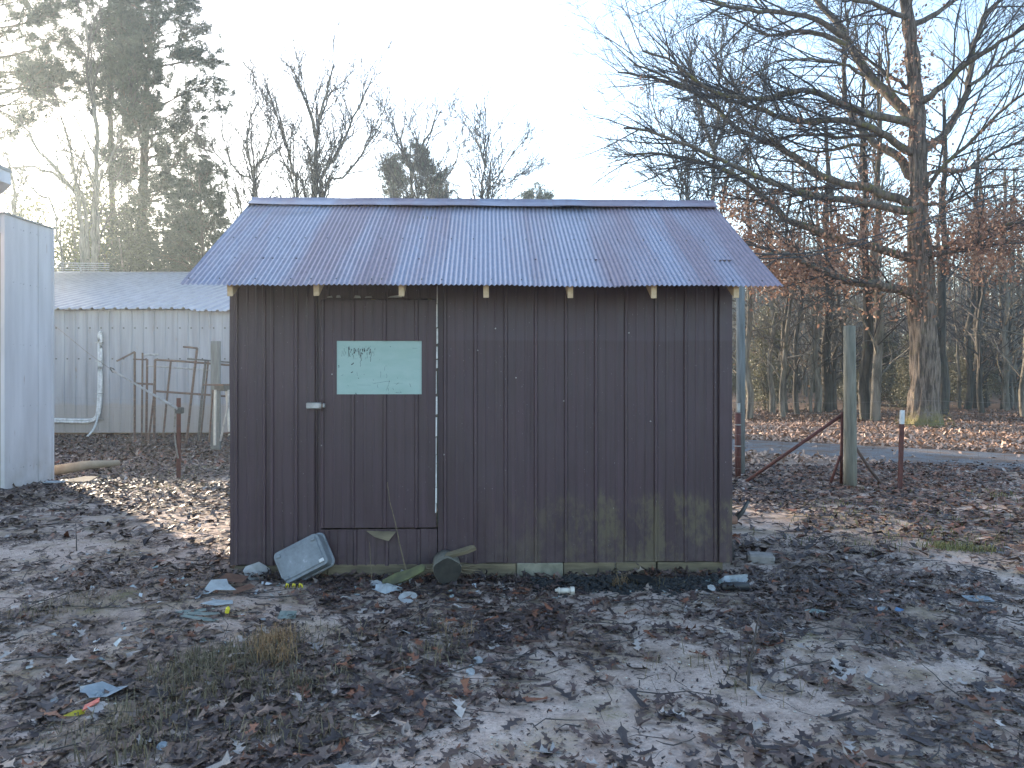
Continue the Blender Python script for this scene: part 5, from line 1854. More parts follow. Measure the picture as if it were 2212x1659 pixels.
def leaf_cols(n, w):
    w = np.array(w, float); w /= w.sum()
    c = PAL[nr.choice(len(PAL), n, p=w)]
    return c * nr.uniform(0.75, 1.3, (n, 1))


def scatter(n, x0, x1, y0, y1, dens_pow=1.0):
    x = nr.uniform(x0, x1, n); y = nr.uniform(y0, y1, n)
    k = (nr.random(n) < cover(x, y) ** dens_pow) & ~in_shed(x, y)
    k &= np.abs(x) < y * 0.9 + 3.2
    return x[k], y[k]


# nearest yard: lobed leaves
x, y = scatter(66000, -7.0, 7.0, 1.4, 5.6, 1.15)
grp = nr.integers(0, 6, len(x))
vs = []
for g_ in range(6):
    k = grp == g_
    n = int(k.sum())
    link('leaf_litter', leaves_mesh('leaf_litter', x[k], y[k], nr.uniform(0.035, 0.125, n), T_detail[g_], leaf_cols(n, (4, 6, 6, 5, 3, 1.5, 1.5, 0.8)), 0.13), M['leaf'], None, kind='stuff')
# crumbled bits of leaf
x, y = scatter(150000, -6.5, 6.5, 2.0, 7.0, 0.55)
link('leaf_crumbs', leaves_mesh('leaf_crumbs', x, y, nr.uniform(0.006, 0.034, len(x)), (simple_v, simple_f), leaf_cols(len(x), (5, 6, 6, 4, 3, 1, 1.2, 0.4)), 0.22, 0.003), M['leaf'], None, kind='stuff')
# yard beside and behind the shed
x, y = scatter(100000, -13, 14, 5.6, 12.5, 1.0)
n = len(x)
c = leaf_cols(n, (4, 5, 6, 5, 3, 1.6, 1.4, 0.6))
red = np.clip((x - 2.0) / 3.0, 0, 1) * nr.random(n) > 0.40
c[red] = np.array((0.17, 0.085, 0.055)) * nr.uniform(0.6, 1.4, (int(red.sum()), 1))
link('leaf_litter', leaves_mesh('leaf_litter', x, y, nr.uniform(0.055, 0.14, n), (simple_v, simple_f), c, 0.20, 0.010), M['leaf'], None, kind='stuff')
# the field, leaves lightened as if sunlit, and the wood floor, darkened as if shaded
x = nr.uniform(-4, 30, 78000); y = nr.uniform(12.5, 34, 78000)
k = (np.abs(x) < y * 0.95) & ((x > 1.0) | (y < 19)) & ~(in_road(x, y) & (nr.random(len(x)) < 0.93))
x, y = x[k], y[k]
n = len(x)
c = np.where(y[:, None] > 24.5, np.array([(0.20, 0.12, 0.08)]), np.array([(0.46, 0.295, 0.21)])) * nr.uniform(0.4, 1.4, (n, 1)) + np.array((0.02, 0.02, 0.02)) * nr.random((n, 1))
link('leaf_litter', leaves_mesh('leaf_litter', x, y, nr.uniform(0.08, 0.18, n), (simple_v, simple_f), c, 0.42, 0.012), M['leaf'], None, kind='stuff')
x = nr.uniform(-12, -1.5, 16000); y = nr.uniform(12.5, 19.5, 16000)
n = len(x)
link('leaf_litter', leaves_mesh('leaf_litter', x, y, nr.uniform(0.07, 0.15, n), (simple_v, simple_f), leaf_cols(n, (3, 4, 5, 6, 5, 3, 2, 0.5)), 0.3, 0.012), M['leaf'], None, kind='stuff')

# the three hundred largest leaves, one object each
big = []
for j in range(8):
    vv, ff = leaf_template(200 + j, 3 if j % 3 else 2)
    r_ = random.Random(j)
    a, b_, c_ = r_.uniform(-1.6, 2.2), r_.uniform(0.5, 3.2), r_.uniform(-1.5, 1.5)
    z = a * vv[:, 0] ** 2 * 0.22 + b_ * vv[:, 1] ** 2 * 0.55 + c_ * vv[:, 0] * vv[:, 1] * 0.7
    me = raw_mesh('leaf', np.stack([vv[:, 0], vv[:, 1], z], 1), ff)
    big.append(me)
leaf_objs = {}
for j in range(8):
    for mk in ('leaf_dark', 'leaf_brown', 'leaf_pale'):
        m2 = big[j].copy(); m2.materials.append(M[mk]); leaf_objs[(j, mk)] = m2
cnt = 0
lr = random.Random(12)
while cnt < 300:
    Y = 2.35 + 2.4 * lr.random() ** 1.5
    X = lr.uniform(-0.70, 0.70) * Y
    if lr.random() > float(cover(np.array([X]), np.array([Y]))[0]) + 0.25:
        continue
    mk = lr.choices(['leaf_dark', 'leaf_brown', 'leaf_pale'], [6, 2.6, 0.9])[0]
    o = bpy.data.objects.new('leaf', leaf_objs[(lr.randrange(8), mk)])
    C.objects.link(o)
    o.parent = ground
    s = lr.uniform(0.09, 0.165)
    o.scale = (s, s * lr.uniform(0.8, 1.15), s)
    o.rotation_euler = (lr.gauss(0, 0.15), lr.gauss(0, 0.15), lr.uniform(0, 6.28))
    o.location = (X, Y, hz(X, Y) + 0.012 + s * 0.03)
    cnt += 1

# sticks and pebbles
pol = []
for k in range(650):
    Y = rng.uniform(2.3, 9); X = rng.uniform(-0.7, 0.75) * Y
    if in_shed(np.array([X]), np.array([Y]))[0]:
        continue
    a = rng.uniform(0, 6.28); L = rng.choice([0.08, 0.12, 0.2, 0.3, 0.5]) * rng.uniform(0.7, 1.3)
    pts = []
    for q in range(4):
        x_ = X + math.cos(a) * L * q / 3; y_ = Y + math.sin(a) * L * q / 3
        a += rng.gauss(0, 0.2)
        pts.append([x_, y_, hz(x_, y_) + 0.012 + rng.uniform(0, 0.015)])
    r0 = rng.uniform(0.0015, 0.004)
    pol.append((np.array(pts), np.array([r0, r0, r0 * 0.8, r0 * 0.5])))
link('fallen_twigs', tubes_mesh('fallen_twigs', pol, 4), M['twig'], None, kind='stuff')
ico = np.array([(0, 0, 1), (0.9, 0, 0.3), (0.28, 0.85, 0.3), (-0.72, 0.52, 0.3), (-0.72, -0.52, 0.3), (0.28, -0.85, 0.3), (0, 0, -0.6)]) * np.array([1, 1, 0.6])
icf = np.array([(0, 1, 2), (0, 2, 3), (0, 3, 4), (0, 4, 5), (0, 5, 1), (6, 2, 1), (6, 3, 2), (6, 4, 3), (6, 5, 4), (6, 1, 5)])
n = 5200
Y = 2.3 + 3.2 * nr.random(n) ** 1.4; X = nr.uniform(-0.7, 0.7, n) * Y
k = ~in_shed(X, Y) & (vnoise(X * 1.3, Y * 1.3, 77) > 0.42)
X, Y = X[k], Y[k]; n = len(X)
s = nr.uniform(0.002, 0.0065, n) * nr.choice([1, 1, 1, 1.7], n)
P = ico[None] * s[:, None, None] * nr.uniform(0.7, 1.3, (n, 7, 1)) + np.stack([X, Y, height(X, Y) + s * 0.3], -1)[:, None]
cc = np.array([(0.30, 0.25, 0.20), (0.45, 0.42, 0.38), (0.12, 0.10, 0.09), (0.6, 0.57, 0.5)])[nr.choice(4, n, p=[0.4, 0.25, 0.2, 0.15])]
link('pebbles', raw_mesh('pebbles', P.reshape(-1, 3), (np.arange(n)[:, None, None] * 7 + icf[None]).reshape(-1, 3), np.repeat(cc, 7, 0)), M['leaf'], None, kind='stuff')


# grass and dry stems
def grass(name, spots_, per, L, w, ca, cb, bend=0.95):
    cx = []; dirs = []
    vs = []; cs_ = []; fs = []
    for (px, py, rad, n_) in spots_:
        g = G(px, py)
        for k in range(int(n_ * 0.42)):
            a = rng.uniform(0, 6.28); r_ = rad * rng.random() ** 0.75 * 1.15
            x_ = g.x + math.cos(a) * r_; y_ = g.y + math.sin(a) * r_ * 0.7
            if in_shed(np.array([x_]), np.array([y_]))[0]:
                continue
            z_ = hz(x_, y_)
            l = L * rng.uniform(0.3, 1.35)
            b_ = rng.uniform(0, 6.28); bd = bend * rng.uniform(0.3, 1.3)
            d = np.array([math.cos(b_), math.sin(b_), 0])
            s = np.array([-d[1], d[0], 0]) * w * rng.uniform(0.6, 1.3)
            p0 = np.array([x_, y_, z_ - 0.005]); p1 = p0 + d * l * bd * 0.3 + UP * l * 0.6; p2 = p0 + d * l * bd + UP * l * (0.85 - 0.5 * bd * bd)
            p2[2] = max(p2[2], z_ + 0.01)
            i = len(vs)
            vs += [p0 - s, p0 + s, p1 + s * 0.7, p1 - s * 0.7, p2]
            fs += [(i, i + 1, i + 2), (i, i + 2, i + 3), (i + 3, i + 2, i + 4)]
            t = rng.random()
            c = np.array(ca) * (1 - t) + np.array(cb) * t
            cs_ += [c] * 5
    link(name, raw_mesh(name, np.array(vs), np.array(fs), np.array(cs_)), M['grass'], None, kind='stuff')


grass('grass', [(500, 1420, 0.24, 900), (430, 1450, 0.22, 700), (560, 1440, 0.2, 600), (400, 1480, 0.2, 500), (650, 1490, 0.22, 450), (480, 1500, 0.25, 500), (350, 1540, 0.2, 350), (250, 1590, 0.25, 350), (300, 1630, 0.2, 300), (620, 1590, 0.25, 350), (700, 1400, 0.35, 350), (150, 1310, 0.25, 200), (80, 1330, 0.2, 150), (930, 1430, 0.2, 160), (960, 1400, 0.15, 120), (1340, 1262, 0.07, 90), (960, 1360, 0.2, 120), (1650, 1480, 0.3, 90), (1500, 1440, 0.3, 80), (560, 1195, 0.3, 150), (1420, 1265, 0.3, 120)], 1, 0.10, 0.0022, (0.085, 0.075, 0.045), (0.27, 0.225, 0.14))
grass('dry_grass', [(592, 1395, 0.12, 520), (600, 1440, 0.10, 300), (575, 1415, 0.12, 220), (1342, 1266, 0.05, 70), (1335, 1268, 0.03, 40), (980, 1370, 0.1, 60)], 1, 0.13, 0.0018, (0.26, 0.15, 0.075), (0.40, 0.27, 0.14), 0.8)
# patches of thin grass among the leaves behind, and moss on the right
sp2 = []
for k in range(60):
    sp2.append((rng.uniform(1700, 2200), rng.uniform(1060, 1200), 0.35, 40))
for k in range(30):
    sp2.append((rng.uniform(120, 480), rng.uniform(985, 1060), 0.4, 50))
sp2 += [(2080, 1188, 0.22, 500), (2040, 1186, 0.2, 300), (2120, 1192, 0.15, 200)]
grass('thin_grass', sp2, 1, 0.07, 0.004, (0.13, 0.14, 0.05), (0.24, 0.23, 0.10), 0.9)


# ------------------------------------------------------------------ bits and pieces lying about
def blob_outline(n, rx, ry, jag, seed):
    r_ = random.Random(seed)
    return [(math.cos(2 * math.pi * k / n) * rx * (1 + r_.uniform(-jag, jag)), math.sin(2 * math.pi * k / n) * ry * (1 + r_.uniform(-jag, jag))) for k in range(n)]


def scrap(name, label, cat, px, py, outline, mat, rot=(0, 0, 0), thick=0.003, crumple=0.012, z=0.02, group=None, seed=0):
    """A bent flat scrap with real thickness."""
    bm = bmesh.new()
    n = len(outline)
    rings = []
    for t in (1.0, 0.66, 0.33):
        rings.append([bm.verts.new((x_ * t, y_ * t, (float(vnoise(x_ * t * 14 + seed, y_ * t * 14, seed)) - 0.5) * 2 * crumple)) for x_, y_ in outline])
    c = bm.verts.new((0, 0, 0))
    for a, b_ in zip(rings[:-1], rings[1:]):
        for k in range(n):
            bm.faces.new((a[k], a[(k + 1) % n], b_[(k + 1) % n], b_[k]))
    for k in range(n):
        bm.faces.new((rings[-1][k], rings[-1][(k + 1) % n], c))
    bmesh.ops.solidify(bm, geom=list(bm.faces), thickness=thick)
    bmesh.ops.recalc_face_normals(bm, faces=bm.faces)
    me = bpy.data.meshes.new(name)
    bm.to_mesh(me); bm.free()
    o = link(name, me, M[mat])
    g = G(px, py)
    o.location = (g.x, g.y, hz(g.x, g.y) + z)
    o.rotation_euler = rot
    return tag(o, label, cat, group)


# grey tub lying against the wall under the siding: open box with rolled rim, tilted
tg_ = G(655, 1262)
TUB = thing('storage_tub', 'clouded grey plastic storage tub tipped against the shed wall', 'tub', (tg_.x, 5.40, 0.02))
TUB.rotation_euler = (R(72), R(-27), R(3))


def rrect(w, h, r, n=4):
    out = []
    for cx, cy, a0 in ((w / 2 - r, h / 2 - r, 0), (-w / 2 + r, h / 2 - r, 90), (-w / 2 + r, -h / 2 + r, 180), (w / 2 - r, -h / 2 + r, 270)):
        for k in range(n + 1):
            a = R(a0 + 90 * k / n)
            out.append((cx + r * math.cos(a), cy + r * math.sin(a)))
    return out


def loft(secs):
    m_ = MB(); n = len(secs[0][0])
    vs = [(x_, y_, z_) for sec, z_ in secs for x_, y_ in sec]
    fs = [(i * n + k, i * n + (k + 1) % n, (i + 1) * n + (k + 1) % n, (i + 1) * n + k) for i in range(len(secs) - 1) for k in range(n)]
    fs.append(tuple(reversed(range(n))))
    fs.append(tuple((len(secs) - 1) * n + k for k in range(n)))
    return m_.add(vs, fs)


tubT = Matrix.Translation((0.02, 0.14, 0))
body = loft([(rrect(0.335, 0.225, 0.03), 0.0), (rrect(0.345, 0.235, 0.035), 0.02), (rrect(0.30, 0.19, 0.03), 0.021), (rrect(0.30, 0.19, 0.03), 0.03)])
body.v = [tuple(tubT @ Vector(p)) for p in body.v]
body.build('tub_base', M['tub'], TUB, smooth=False, bevel=0.002)
rim = loft([(rrect(0.375, 0.265, 0.045), -0.10), (rrect(0.375, 0.265, 0.045), -0.085), (rrect(0.352, 0.242, 0.035), -0.084), (rrect(0.338, 0.228, 0.03), -0.001)])
rim.v = [tuple(tubT @ Vector(p)) for p in rim.v]
rim.build('tub_side', M['tub'], TUB, bevel=0.002)
for sx_, sy_ in ((1, 1), (1, -1), (-1, 1), (-1, -1)):
    q = MB().box((sx_ * 0.135 - 0.018, sy_ * 0.082 - 0.012, 0.03), (sx_ * 0.135 + 0.018, sy_ * 0.082 + 0.012, 0.042))
    q.v = [tuple(tubT @ Vector(p)) for p in q.v]
    q.build('foot', M['white_plastic' if (sx_, sy_) == (1, -1) else 'tub'], TUB, bevel=0.003)

scrap('plastic_dish', 'white broken plastic dish beside the tub', 'dish', 556, 1246, blob_outline(12, 0.095, 0.07, 0.08, 1), 'white_plastic', (R(55), R(10), R(20)), 0.004, 0.02, 0.05)
scrap('paper_scrap', 'largest pale torn sheet in front of the tub', 'paper', 474, 1282, [(-0.11, -0.05), (-0.07, 0.08), (0.03, 0.08), (0.05, 0.03), (0.12, -0.05), (0.05, -0.045), (-0.02, -0.03), (-0.06, -0.06)], 'paper', (R(22), R(-6), R(5)), 0.002, 0.012, 0.045, 'torn pale scraps', 2)
scrap('tile_piece', 'upper terracotta tile fragment among the torn sheets', 'tile', 505, 1266, [(-0.10, -0.03), (-0.06, 0.06), (0.09, 0.045), (0.06, -0.05)], 'terracotta', (R(18), R(8), 0.1), 0.012, 0.0, 0.05, 'tile fragments')
scrap('tile_piece', 'lower terracotta tile fragment under the torn sheets', 'tile', 524, 1284, [(-0.07, -0.03), (-0.05, 0.05), (0.06, 0.045), (0.08, -0.03)], 'terracotta', (R(10), R(-12), 0.5), 0.012, 0.0, 0.03, 'tile fragments')
scrap('paper_scrap', 'flat pale sheet below the torn one', 'paper', 468, 1308, [(-0.10, 0.0), (-0.02, 0.05), (0.09, 0.03), (0.10, -0.02), (0.0, -0.04)], 'paper', (R(6), R(3), 0.2), 0.002, 0.012, 0.02, 'torn pale scraps', 5)
for k, (px, py, l_) in enumerate(((420, 1322, 'uppermost long mint strip left of the leaf pile'), (440, 1330, 'middle mint strip in the stack of strips'), (432, 1340, 'lowest mint strip in the stack of strips'))):
    scrap('panel_strip', l_, 'strip', px, py, [(-0.12, -0.02), (-0.11, 0.015), (0.10, 0.03), (0.12, 0.0), (0.03, -0.025)], 'mint_scrap', (R(4), R(3 * k), 0.25 - 0.2 * k), 0.005, 0.004, 0.02, 'mint panel strips', k)
scrap('paper_scrap', 'square mint scrap lying among twigs', 'paper', 620, 1338, [(-0.05, -0.04), (-0.045, 0.05), (0.05, 0.045), (0.055, -0.04)], 'mint_scrap', (R(14), R(-4), 0.1), 0.003, 0.008, 0.02, 'torn pale scraps', 8)
# yellow and black tape tuft
g = G(634, 1272)
TT = thing('striped_tape', 'short yellow and black striped tape in front of the tub', 'tape', (g.x, g.y, hz(g.x, g.y)))
for k in range(5):
    a = -0.05 + 0.022 * k
    MB().tube([(a, 0.0, 0.012), (a + 0.006, -0.004, 0.038), (a + 0.016, 0.0, 0.03), (a + 0.02, 0.006, 0.008)], 0.006, 6).build('tape_turn', M['yellow' if k % 2 == 0 else 'black'], TT, smooth=True)
g = G(490, 1330)
o = MB().box((-0.012, -0.01, 0.0), (0.012, 0.01, 0.034)).prism(blob_outline(8, 0.007, 0.007, 0.0, 1), 0.034, 0.044).build('bottle_cap', M['yellow'], None, bevel=0.003)
o.location = (g.x, g.y, hz(g.x, g.y) + 0.02); o.rotation_euler = (0.3, 0.2, 0.4)
tag(o, 'small yellow plastic cap in a tuft of dark leaves', 'cap')

# front-left scraps
scrap('paper_plate', 'crumpled pale blue paper plate in the foreground leaves', 'plate', 215, 1508, [(-0.115, 0.05), (-0.06, 0.045), (-0.02, 0.062), (0.05, 0.05), (0.105, 0.056), (0.095, 0.016), (0.055, -0.045), (0.025, -0.036), (-0.015, -0.055), (-0.05, -0.02), (-0.075, -0.022)], 'pale_blue', (R(9), R(3), 0.0), 0.003, 0.026, 0.035, None, 3)
wr = scrap('wrapper', 'yellow and red printed wrapper by the crumpled paper plate', 'wrapper', 176, 1540, [(-0.07, -0.022), (-0.03, 0.016), (0.012, 0.016), (0.012, -0.012), (-0.02, -0.02)], 'yellow', (R(15), R(-8), 0.25), 0.002, 0.014, 0.02)
bmn = MB(); bmn.prism([(0.008, -0.016), (0.010, 0.018), (0.062, 0.05), (0.066, 0.022)], 0.003, 0.008); bmn.build('red_end', M['red'], wr)
g = G(350, 1628)
scrap('shell_piece', 'round pale flake lying in the grass at the bottom', 'flake', 350, 1622, blob_outline(9, 0.022, 0.02, 0.12, 6), 'pale_blue', (R(25), 0, 0), 0.004, 0.004, 0.02, 'pale flakes')
for k, (px, py, s, l_) in enumerate(((1032, 1430, 0.026, 'upper of two round pale flakes on the sand'), (1016, 1453, 0.023, 'lower of two round pale flakes on the sand'), (1019, 1441, 0.012, 'tiny flake between two round pale flakes'), (117, 1510, 0.018, 'small white flake on the sand behind the paper plate'), (875, 1290, 0.0, ''))):
    if s:
        scrap('shell_piece', l_, 'flake', px, py, blob_outline(9, s, s, 0.12, 10 + k), 'white_plastic', (R(30), R(5), 0), 0.004, 0.003, 0.015, 'pale flakes')
scrap('broken_saucer', 'white curved plastic saucer piece in front of the log', 'saucer', 881, 1297, blob_outline(10, 0.062, 0.042, 0.1, 12), 'white_plastic', (R(38), R(-8), 0.1), 0.004, 0.012, 0.035)
scrap('rag', 'upper white rag crumpled before the mossy board', 'rag', 876, 1250, blob_outline(9, 0.06, 0.06, 0.3, 14), 'white_plastic', (R(60), R(20), 0.4), 0.003, 0.03, 0.05, 'white rags', 4)
scrap('rag', 'lower white rag lying flat with dark stains', 'rag', 838, 1278, blob_outline(11, 0.10, 0.05, 0.28, 15), 'paper', (R(20), R(4), 0.2), 0.003, 0.03, 0.04, 'white rags', 6)
scrap('rag', 'small white rag curled beside the stained one', 'rag', 812, 1266, blob_outline(8, 0.05, 0.035, 0.3, 16), 'white_plastic', (R(35), R(-20), 0.8), 0.003, 0.025, 0.03, 'white rags', 9)
for k, (px, py, rx, ry, l_, mt) in enumerate(((1110, 1190, 0.0, 0, '', 'paper'), (570, 1345, 0.03, 0.02, 'small pale flake near the square mint scrap', 'paper'), (875, 1376, 0.05, 0.03, 'folded white paper piece beside dry grass', 'white_plastic'), (600, 1400, 0.03, 0.02, 'pale scrap inside the dry grass tuft', 'paper'), (1350, 1640, 0, 0, '', 'paper'), (1300, 1640, 0, 0, '', 'paper'))):
    if rx:
        scrap('paper_scrap', l_, 'paper', px, py, blob_outline(7, rx, ry, 0.25, 30 + k), mt, (R(25), R(10), k), 0.002, 0.01, 0.02, 'torn pale scraps', k)
scrap('plastic_sheet', 'pale blue plastic sheet flat on the sand beyond the leaf pile', 'sheet', 2112, 1292, [(-0.09, -0.05), (-0.08, 0.05), (0.0, 0.045), (0.10, 0.055), (0.09, -0.045), (0.0, -0.03)], 'pale_blue', (R(8), R(2), 0), 0.003, 0.01, 0.02)
scrap('wrapper', 'small blue wrapper beside white scraps on the sand', 'wrapper', 1938, 1322, blob_outline(8, 0.045, 0.022, 0.25, 40), 'blue_scrap', (R(20), R(6), 0.1), 0.003, 0.012, 0.02)
scrap('paper_scrap', 'white scrap touching the small blue wrapper', 'paper', 1905, 1322, blob_outline(8, 0.05, 0.025, 0.25, 41), 'paper', (R(12), R(-6), 0.3), 0.002, 0.012, 0.02, 'torn pale scraps', 3)
scrap('paper_scrap', 'ragged pale mint scrap among dark leaves before the corner', 'paper', 1760, 1328, blob_outline(9, 0.07, 0.035, 0.3, 42), 'mint_scrap', (R(10), R(5), 0.2), 0.002, 0.012, 0.02, 'torn pale scraps', 7)
# corner pile at the right end of the wall
scrap('glass_sheet', 'pale green sheet lying at the end of the wall', 'sheet', 1545, 1262, [(-0.11, -0.03), (-0.02, 0.06), (0.10, 0.05), (0.11, -0.02), (0.0, -0.05)], 'mint_scrap', (R(10), R(4), 0.0), 0.006, 0.004, 0.03)
scrap('plastic_bag', 'crumpled greenish white bag beside the pale green sheet', 'bag', 1588, 1258, blob_outline(10, 0.10, 0.05, 0.3, 44), 'paper', (R(45), R(-6), 0.1), 0.004, 0.04, 0.05)
g = G(1588, 1278)
o = MB().tube([(-0.09, 0, 0.03), (0.0, 0.005, 0.034), (0.09, 0, 0.03)], 0.028, 10).build('black_tube', M['black'], None, smooth=True)
o.location = (g.x, g.y, hz(g.x, g.y)); o.rotation_euler = (0, 0, 0.06)
tag(o, 'black plastic tube on the ground below the crumpled bag', 'tube')
scrap('paper_scrap', 'white crumpled bit left of the black tube', 'paper', 1537, 1280, blob_outline(7, 0.035, 0.028, 0.3, 45), 'white_plastic', (R(40), R(10), 0.1), 0.002, 0.016, 0.03, 'torn pale scraps', 2)
# concrete lump by the corner
g = G(1642, 1212)
o = MB().box((-0.10, -0.06, 0), (0.10, 0.06, 0.075)).build('concrete_block', M['stone'], None, bevel=0.014)
o.location = (g.x, g.y, hz(g.x, g.y) - 0.01); o.rotation_euler = (0.06, 0.04, -0.12)
tag(o, 'small grey concrete block in leaves past the shed corner', 'block')
# dark sheet and rusty pipe stub on the end wall
p = shed_pt(SW + 0.03, 0.30, 0)
o = MB().prism([(0, 0), (0.10, 0), (0.055, 0.35), (0.01, 0.75)], -0.006, 0.30, Matrix(((1, 0, 0, 0), (0, 0, 1, 0), (0, 1, 0, 0), (0, 0, 0, 1)))).build('tar_sheet', M['black'], None, bevel=0.003)
o.location = (p.x, p.y, 0); o.rotation_euler = (0, 0, SROT)
tag(o, 'black bent sheet leaning on the end wall of the shed', 'sheet')
p = shed_pt(SW + 0.12, 0.75, 0.22)
RPi = thing('rusty_pipe_stub', 'short rusty pipe with a dark arm past the shed corner', 'pipe', p)
MB().tube([(0.0, 0, 0), (0.17, 0, 0.01)], 0.036, 10).build('pipe', M['terracotta'], RPi, smooth=True)
MB().tube([(0.15, 0, 0.0), (0.22, 0, 0.08), (0.27, 0, 0.17)], [0.024, 0.02, 0.014], 8).build('arm', M['dark_steel'], RPi, smooth=True)
MB().tube([(0.0, 0, 0.01), (-0.02, 0, -0.27)], 0.03, 8).build('pipe_leg', M['dark_steel'], RPi, smooth=True)

# log with split piece on top, against the wall
g = G(970, 1250)
LOG = thing('cut_log', 'short dark sawn log standing end-on before the shed wall', 'log', (g.x, 5.33, 0.0))
LOG.rotation_euler = (0, 0, R(8))
ang = [2 * math.pi * k / 20 for k in range(20)]
secs = []
for y_, s in ((0.0, 1.0), (0.02, 1.04), (0.14, 1.0), (0.25, 1.05)):
    secs.append([(math.cos(a) * 0.095 * s * (1 + 0.07 * math.sin(3 * a + y_ * 8)), y_, 0.085 + math.sin(a) * 0.088 * s * (1 + 0.06 * math.sin(5 * a))) for a in ang])
vs = [p_ for s in secs for p_ in s]
fs = [(i * 20 + k, i * 20 + (k + 1) % 20, (i + 1) * 20 + (k + 1) % 20, (i + 1) * 20 + k) for i in range(3) for k in range(20)]
fs.append(tuple(60 + k for k in range(20)))
MB().add(vs, fs).build('log_bark', M['post_wood'], LOG, smooth=True)
MB().add([(x_, y_ - 0.001, z_) for x_, y_, z_ in secs[0]], [tuple(range(20))]).build('cut_face', M['endgrain'], LOG)
g = G(985, 1245)
SP = MB()
SP.prism([(-0.11, -0.018), (-0.08, 0.02), (0.02, 0.024), (0.10, 0.03), (0.125, 0.012), (0.10, 0.004), (0.13, -0.008), (0.06, -0.024)], 0, 0.035)
o = SP.build('split_wood', M['old_wood'], None, bevel=0.006)
o.location = (g.x + 0.03, 5.42, 0.180); o.rotation_euler = (0.35, -0.24, 0.15)
tag(o, 'splintered grey wood split lying across the sawn log', 'wood')
# mossy plank leaning
o = MB().prism([(-0.17, -0.045), (-0.165, 0.03), (-0.05, 0.055), (0.05, 0.05), (0.16, 0.062), (0.175, 0.03), (0.16, -0.005), (0.02, -0.035)], 0, 0.02).build('mossy_board', M['green_board'], None, bevel=0.004)
g = G(880, 1246)
o.location = (g.x, 5.36, 0.035); o.scale = (0.92, 0.85, 1); o.rotation_euler = (R(52), R(-17), R(2))
tag(o, 'green mossy broken board propped at the wall by the log', 'board')
g = G(845, 1245)
# bark strips and roots round the log
mb = []
for k in range(16):
    x0 = W(905 + rng.uniform(0, 90), 0, 5.42).x
    a = rng.uniform(-0.5, 0.5)
    pts = np.array([[x0, 5.38 + rng.uniform(0, .08), 0.06 + rng.uniform(0, .06)], [x0 + 0.08 * math.cos(a), 5.36, 0.10 + 0.05 * a], [x0 + 0.2 * math.cos(a), 5.34, 0.10 + 0.12 * a]])
    mb.append((pts, np.array([0.006, 0.005, 0.002])))
link('bark_strips', tubes_mesh('bark_strips', mb, 5), M['old_wood'], None, kind='stuff')
# beige pipe fitting
g = G(1222, 1285)
PF = thing('pipe_fitting', 'beige plastic plumbing fitting lying on the dirt', 'pipe fitting', (g.x, g.y, hz(g.x, g.y) + 0.026), 0.08)
MB().tube([(-0.055, 0, 0), (0.03, 0, 0)], 0.019, 12).build('pipe_body', M['pvc'], PF, smooth=True)
MB().tube([(0.03, 0, 0), (0.056, 0, 0)], 0.027, 6).build('hex_nut', M['pvc'], PF)
MB().tube([(-0.07, 0, 0), (-0.05, 0, 0)], 0.013, 10).build('pipe_spigot', M['pvc'], PF, smooth=True)
MB().tube([(-0.048, 0, 0), (-0.040, 0, 0)], 0.024, 12).build('collar', M['pvc'], PF)
scrap('can', 'crushed red and white can on the charred heap', 'can', 1330, 1232, blob_outline(9, 0.035, 0.03, 0.2, 50), 'white_plastic', (R(70), R(15), 0.2), 0.012, 0.012, 0.08)
# charred heap along the foundation
cx = []
for k in range(2600):
    px = rng.uniform(1150, 1550); py = rng.gauss(1257, 10)
    if py < 1247:
        continue
    g = G(px, py)
    if in_shed(np.array([g.x]), np.array([g.y]))[0]:
        continue
    cx.append((g.x, g.y, hz(g.x, g.y) + rng.uniform(0, 0.055) * max(0, 1 - abs(py - 1256) / 26) * (0.5 + vnoise(px / 40, 2.2, 3)) - 0.005))
cx = np.array(cx)
n = len(cx)
s = nr.uniform(0.006, 0.034, n)
P = ico[None] * s[:, None, None] * nr.uniform(0.5, 1.5, (n, 7, 1)) + cx[:, None]
link('charred_debris', raw_mesh('charred_debris', P.reshape(-1, 3), (np.arange(n)[:, None, None] * 7 + icf[None]).reshape(-1, 3)), M['char'], None, kind='stuff')
scrap('burnt_lump', 'black melted lump in the charred heap by the wall', 'lump', 1388, 1262, blob_outline(10, 0.11, 0.07, 0.2, 60), 'char', (R(6), 0, 0), 0.05, 0.02, 0.05)
# crumbs of paper and plastic trodden into the dirt
bits = []
for k in range(170):
    if k < 95:
        px = rng.uniform(380, 1560); py = 1252 + abs(rng.gauss(0, 28))
    else:
        px = rng.uniform(40, 560); py = rng.uniform(1190, 1480)
    g = G(px, py)
    if in_shed(np.array([g.x]), np.array([g.y]))[0]:
        continue
    bits.append((g.x, g.y, hz(g.x, g.y) + 0.008))
n = len(bits)
bb = np.array(bits)
link('paper_crumbs', leaves_mesh('paper_crumbs', bb[:, 0], bb[:, 1], nr.uniform(0.015, 0.06, n), (simple_v * np.array([1, 1.7]), simple_f), np.array([(0.50, 0.52, 0.53), (0.40, 0.47, 0.46), (0.58, 0.56, 0.52)])[nr.integers(0, 3, n)] * nr.uniform(0.6, 1.1, (n, 1)), 0.25, 0.006), M['leaf'], None, kind='stuff')
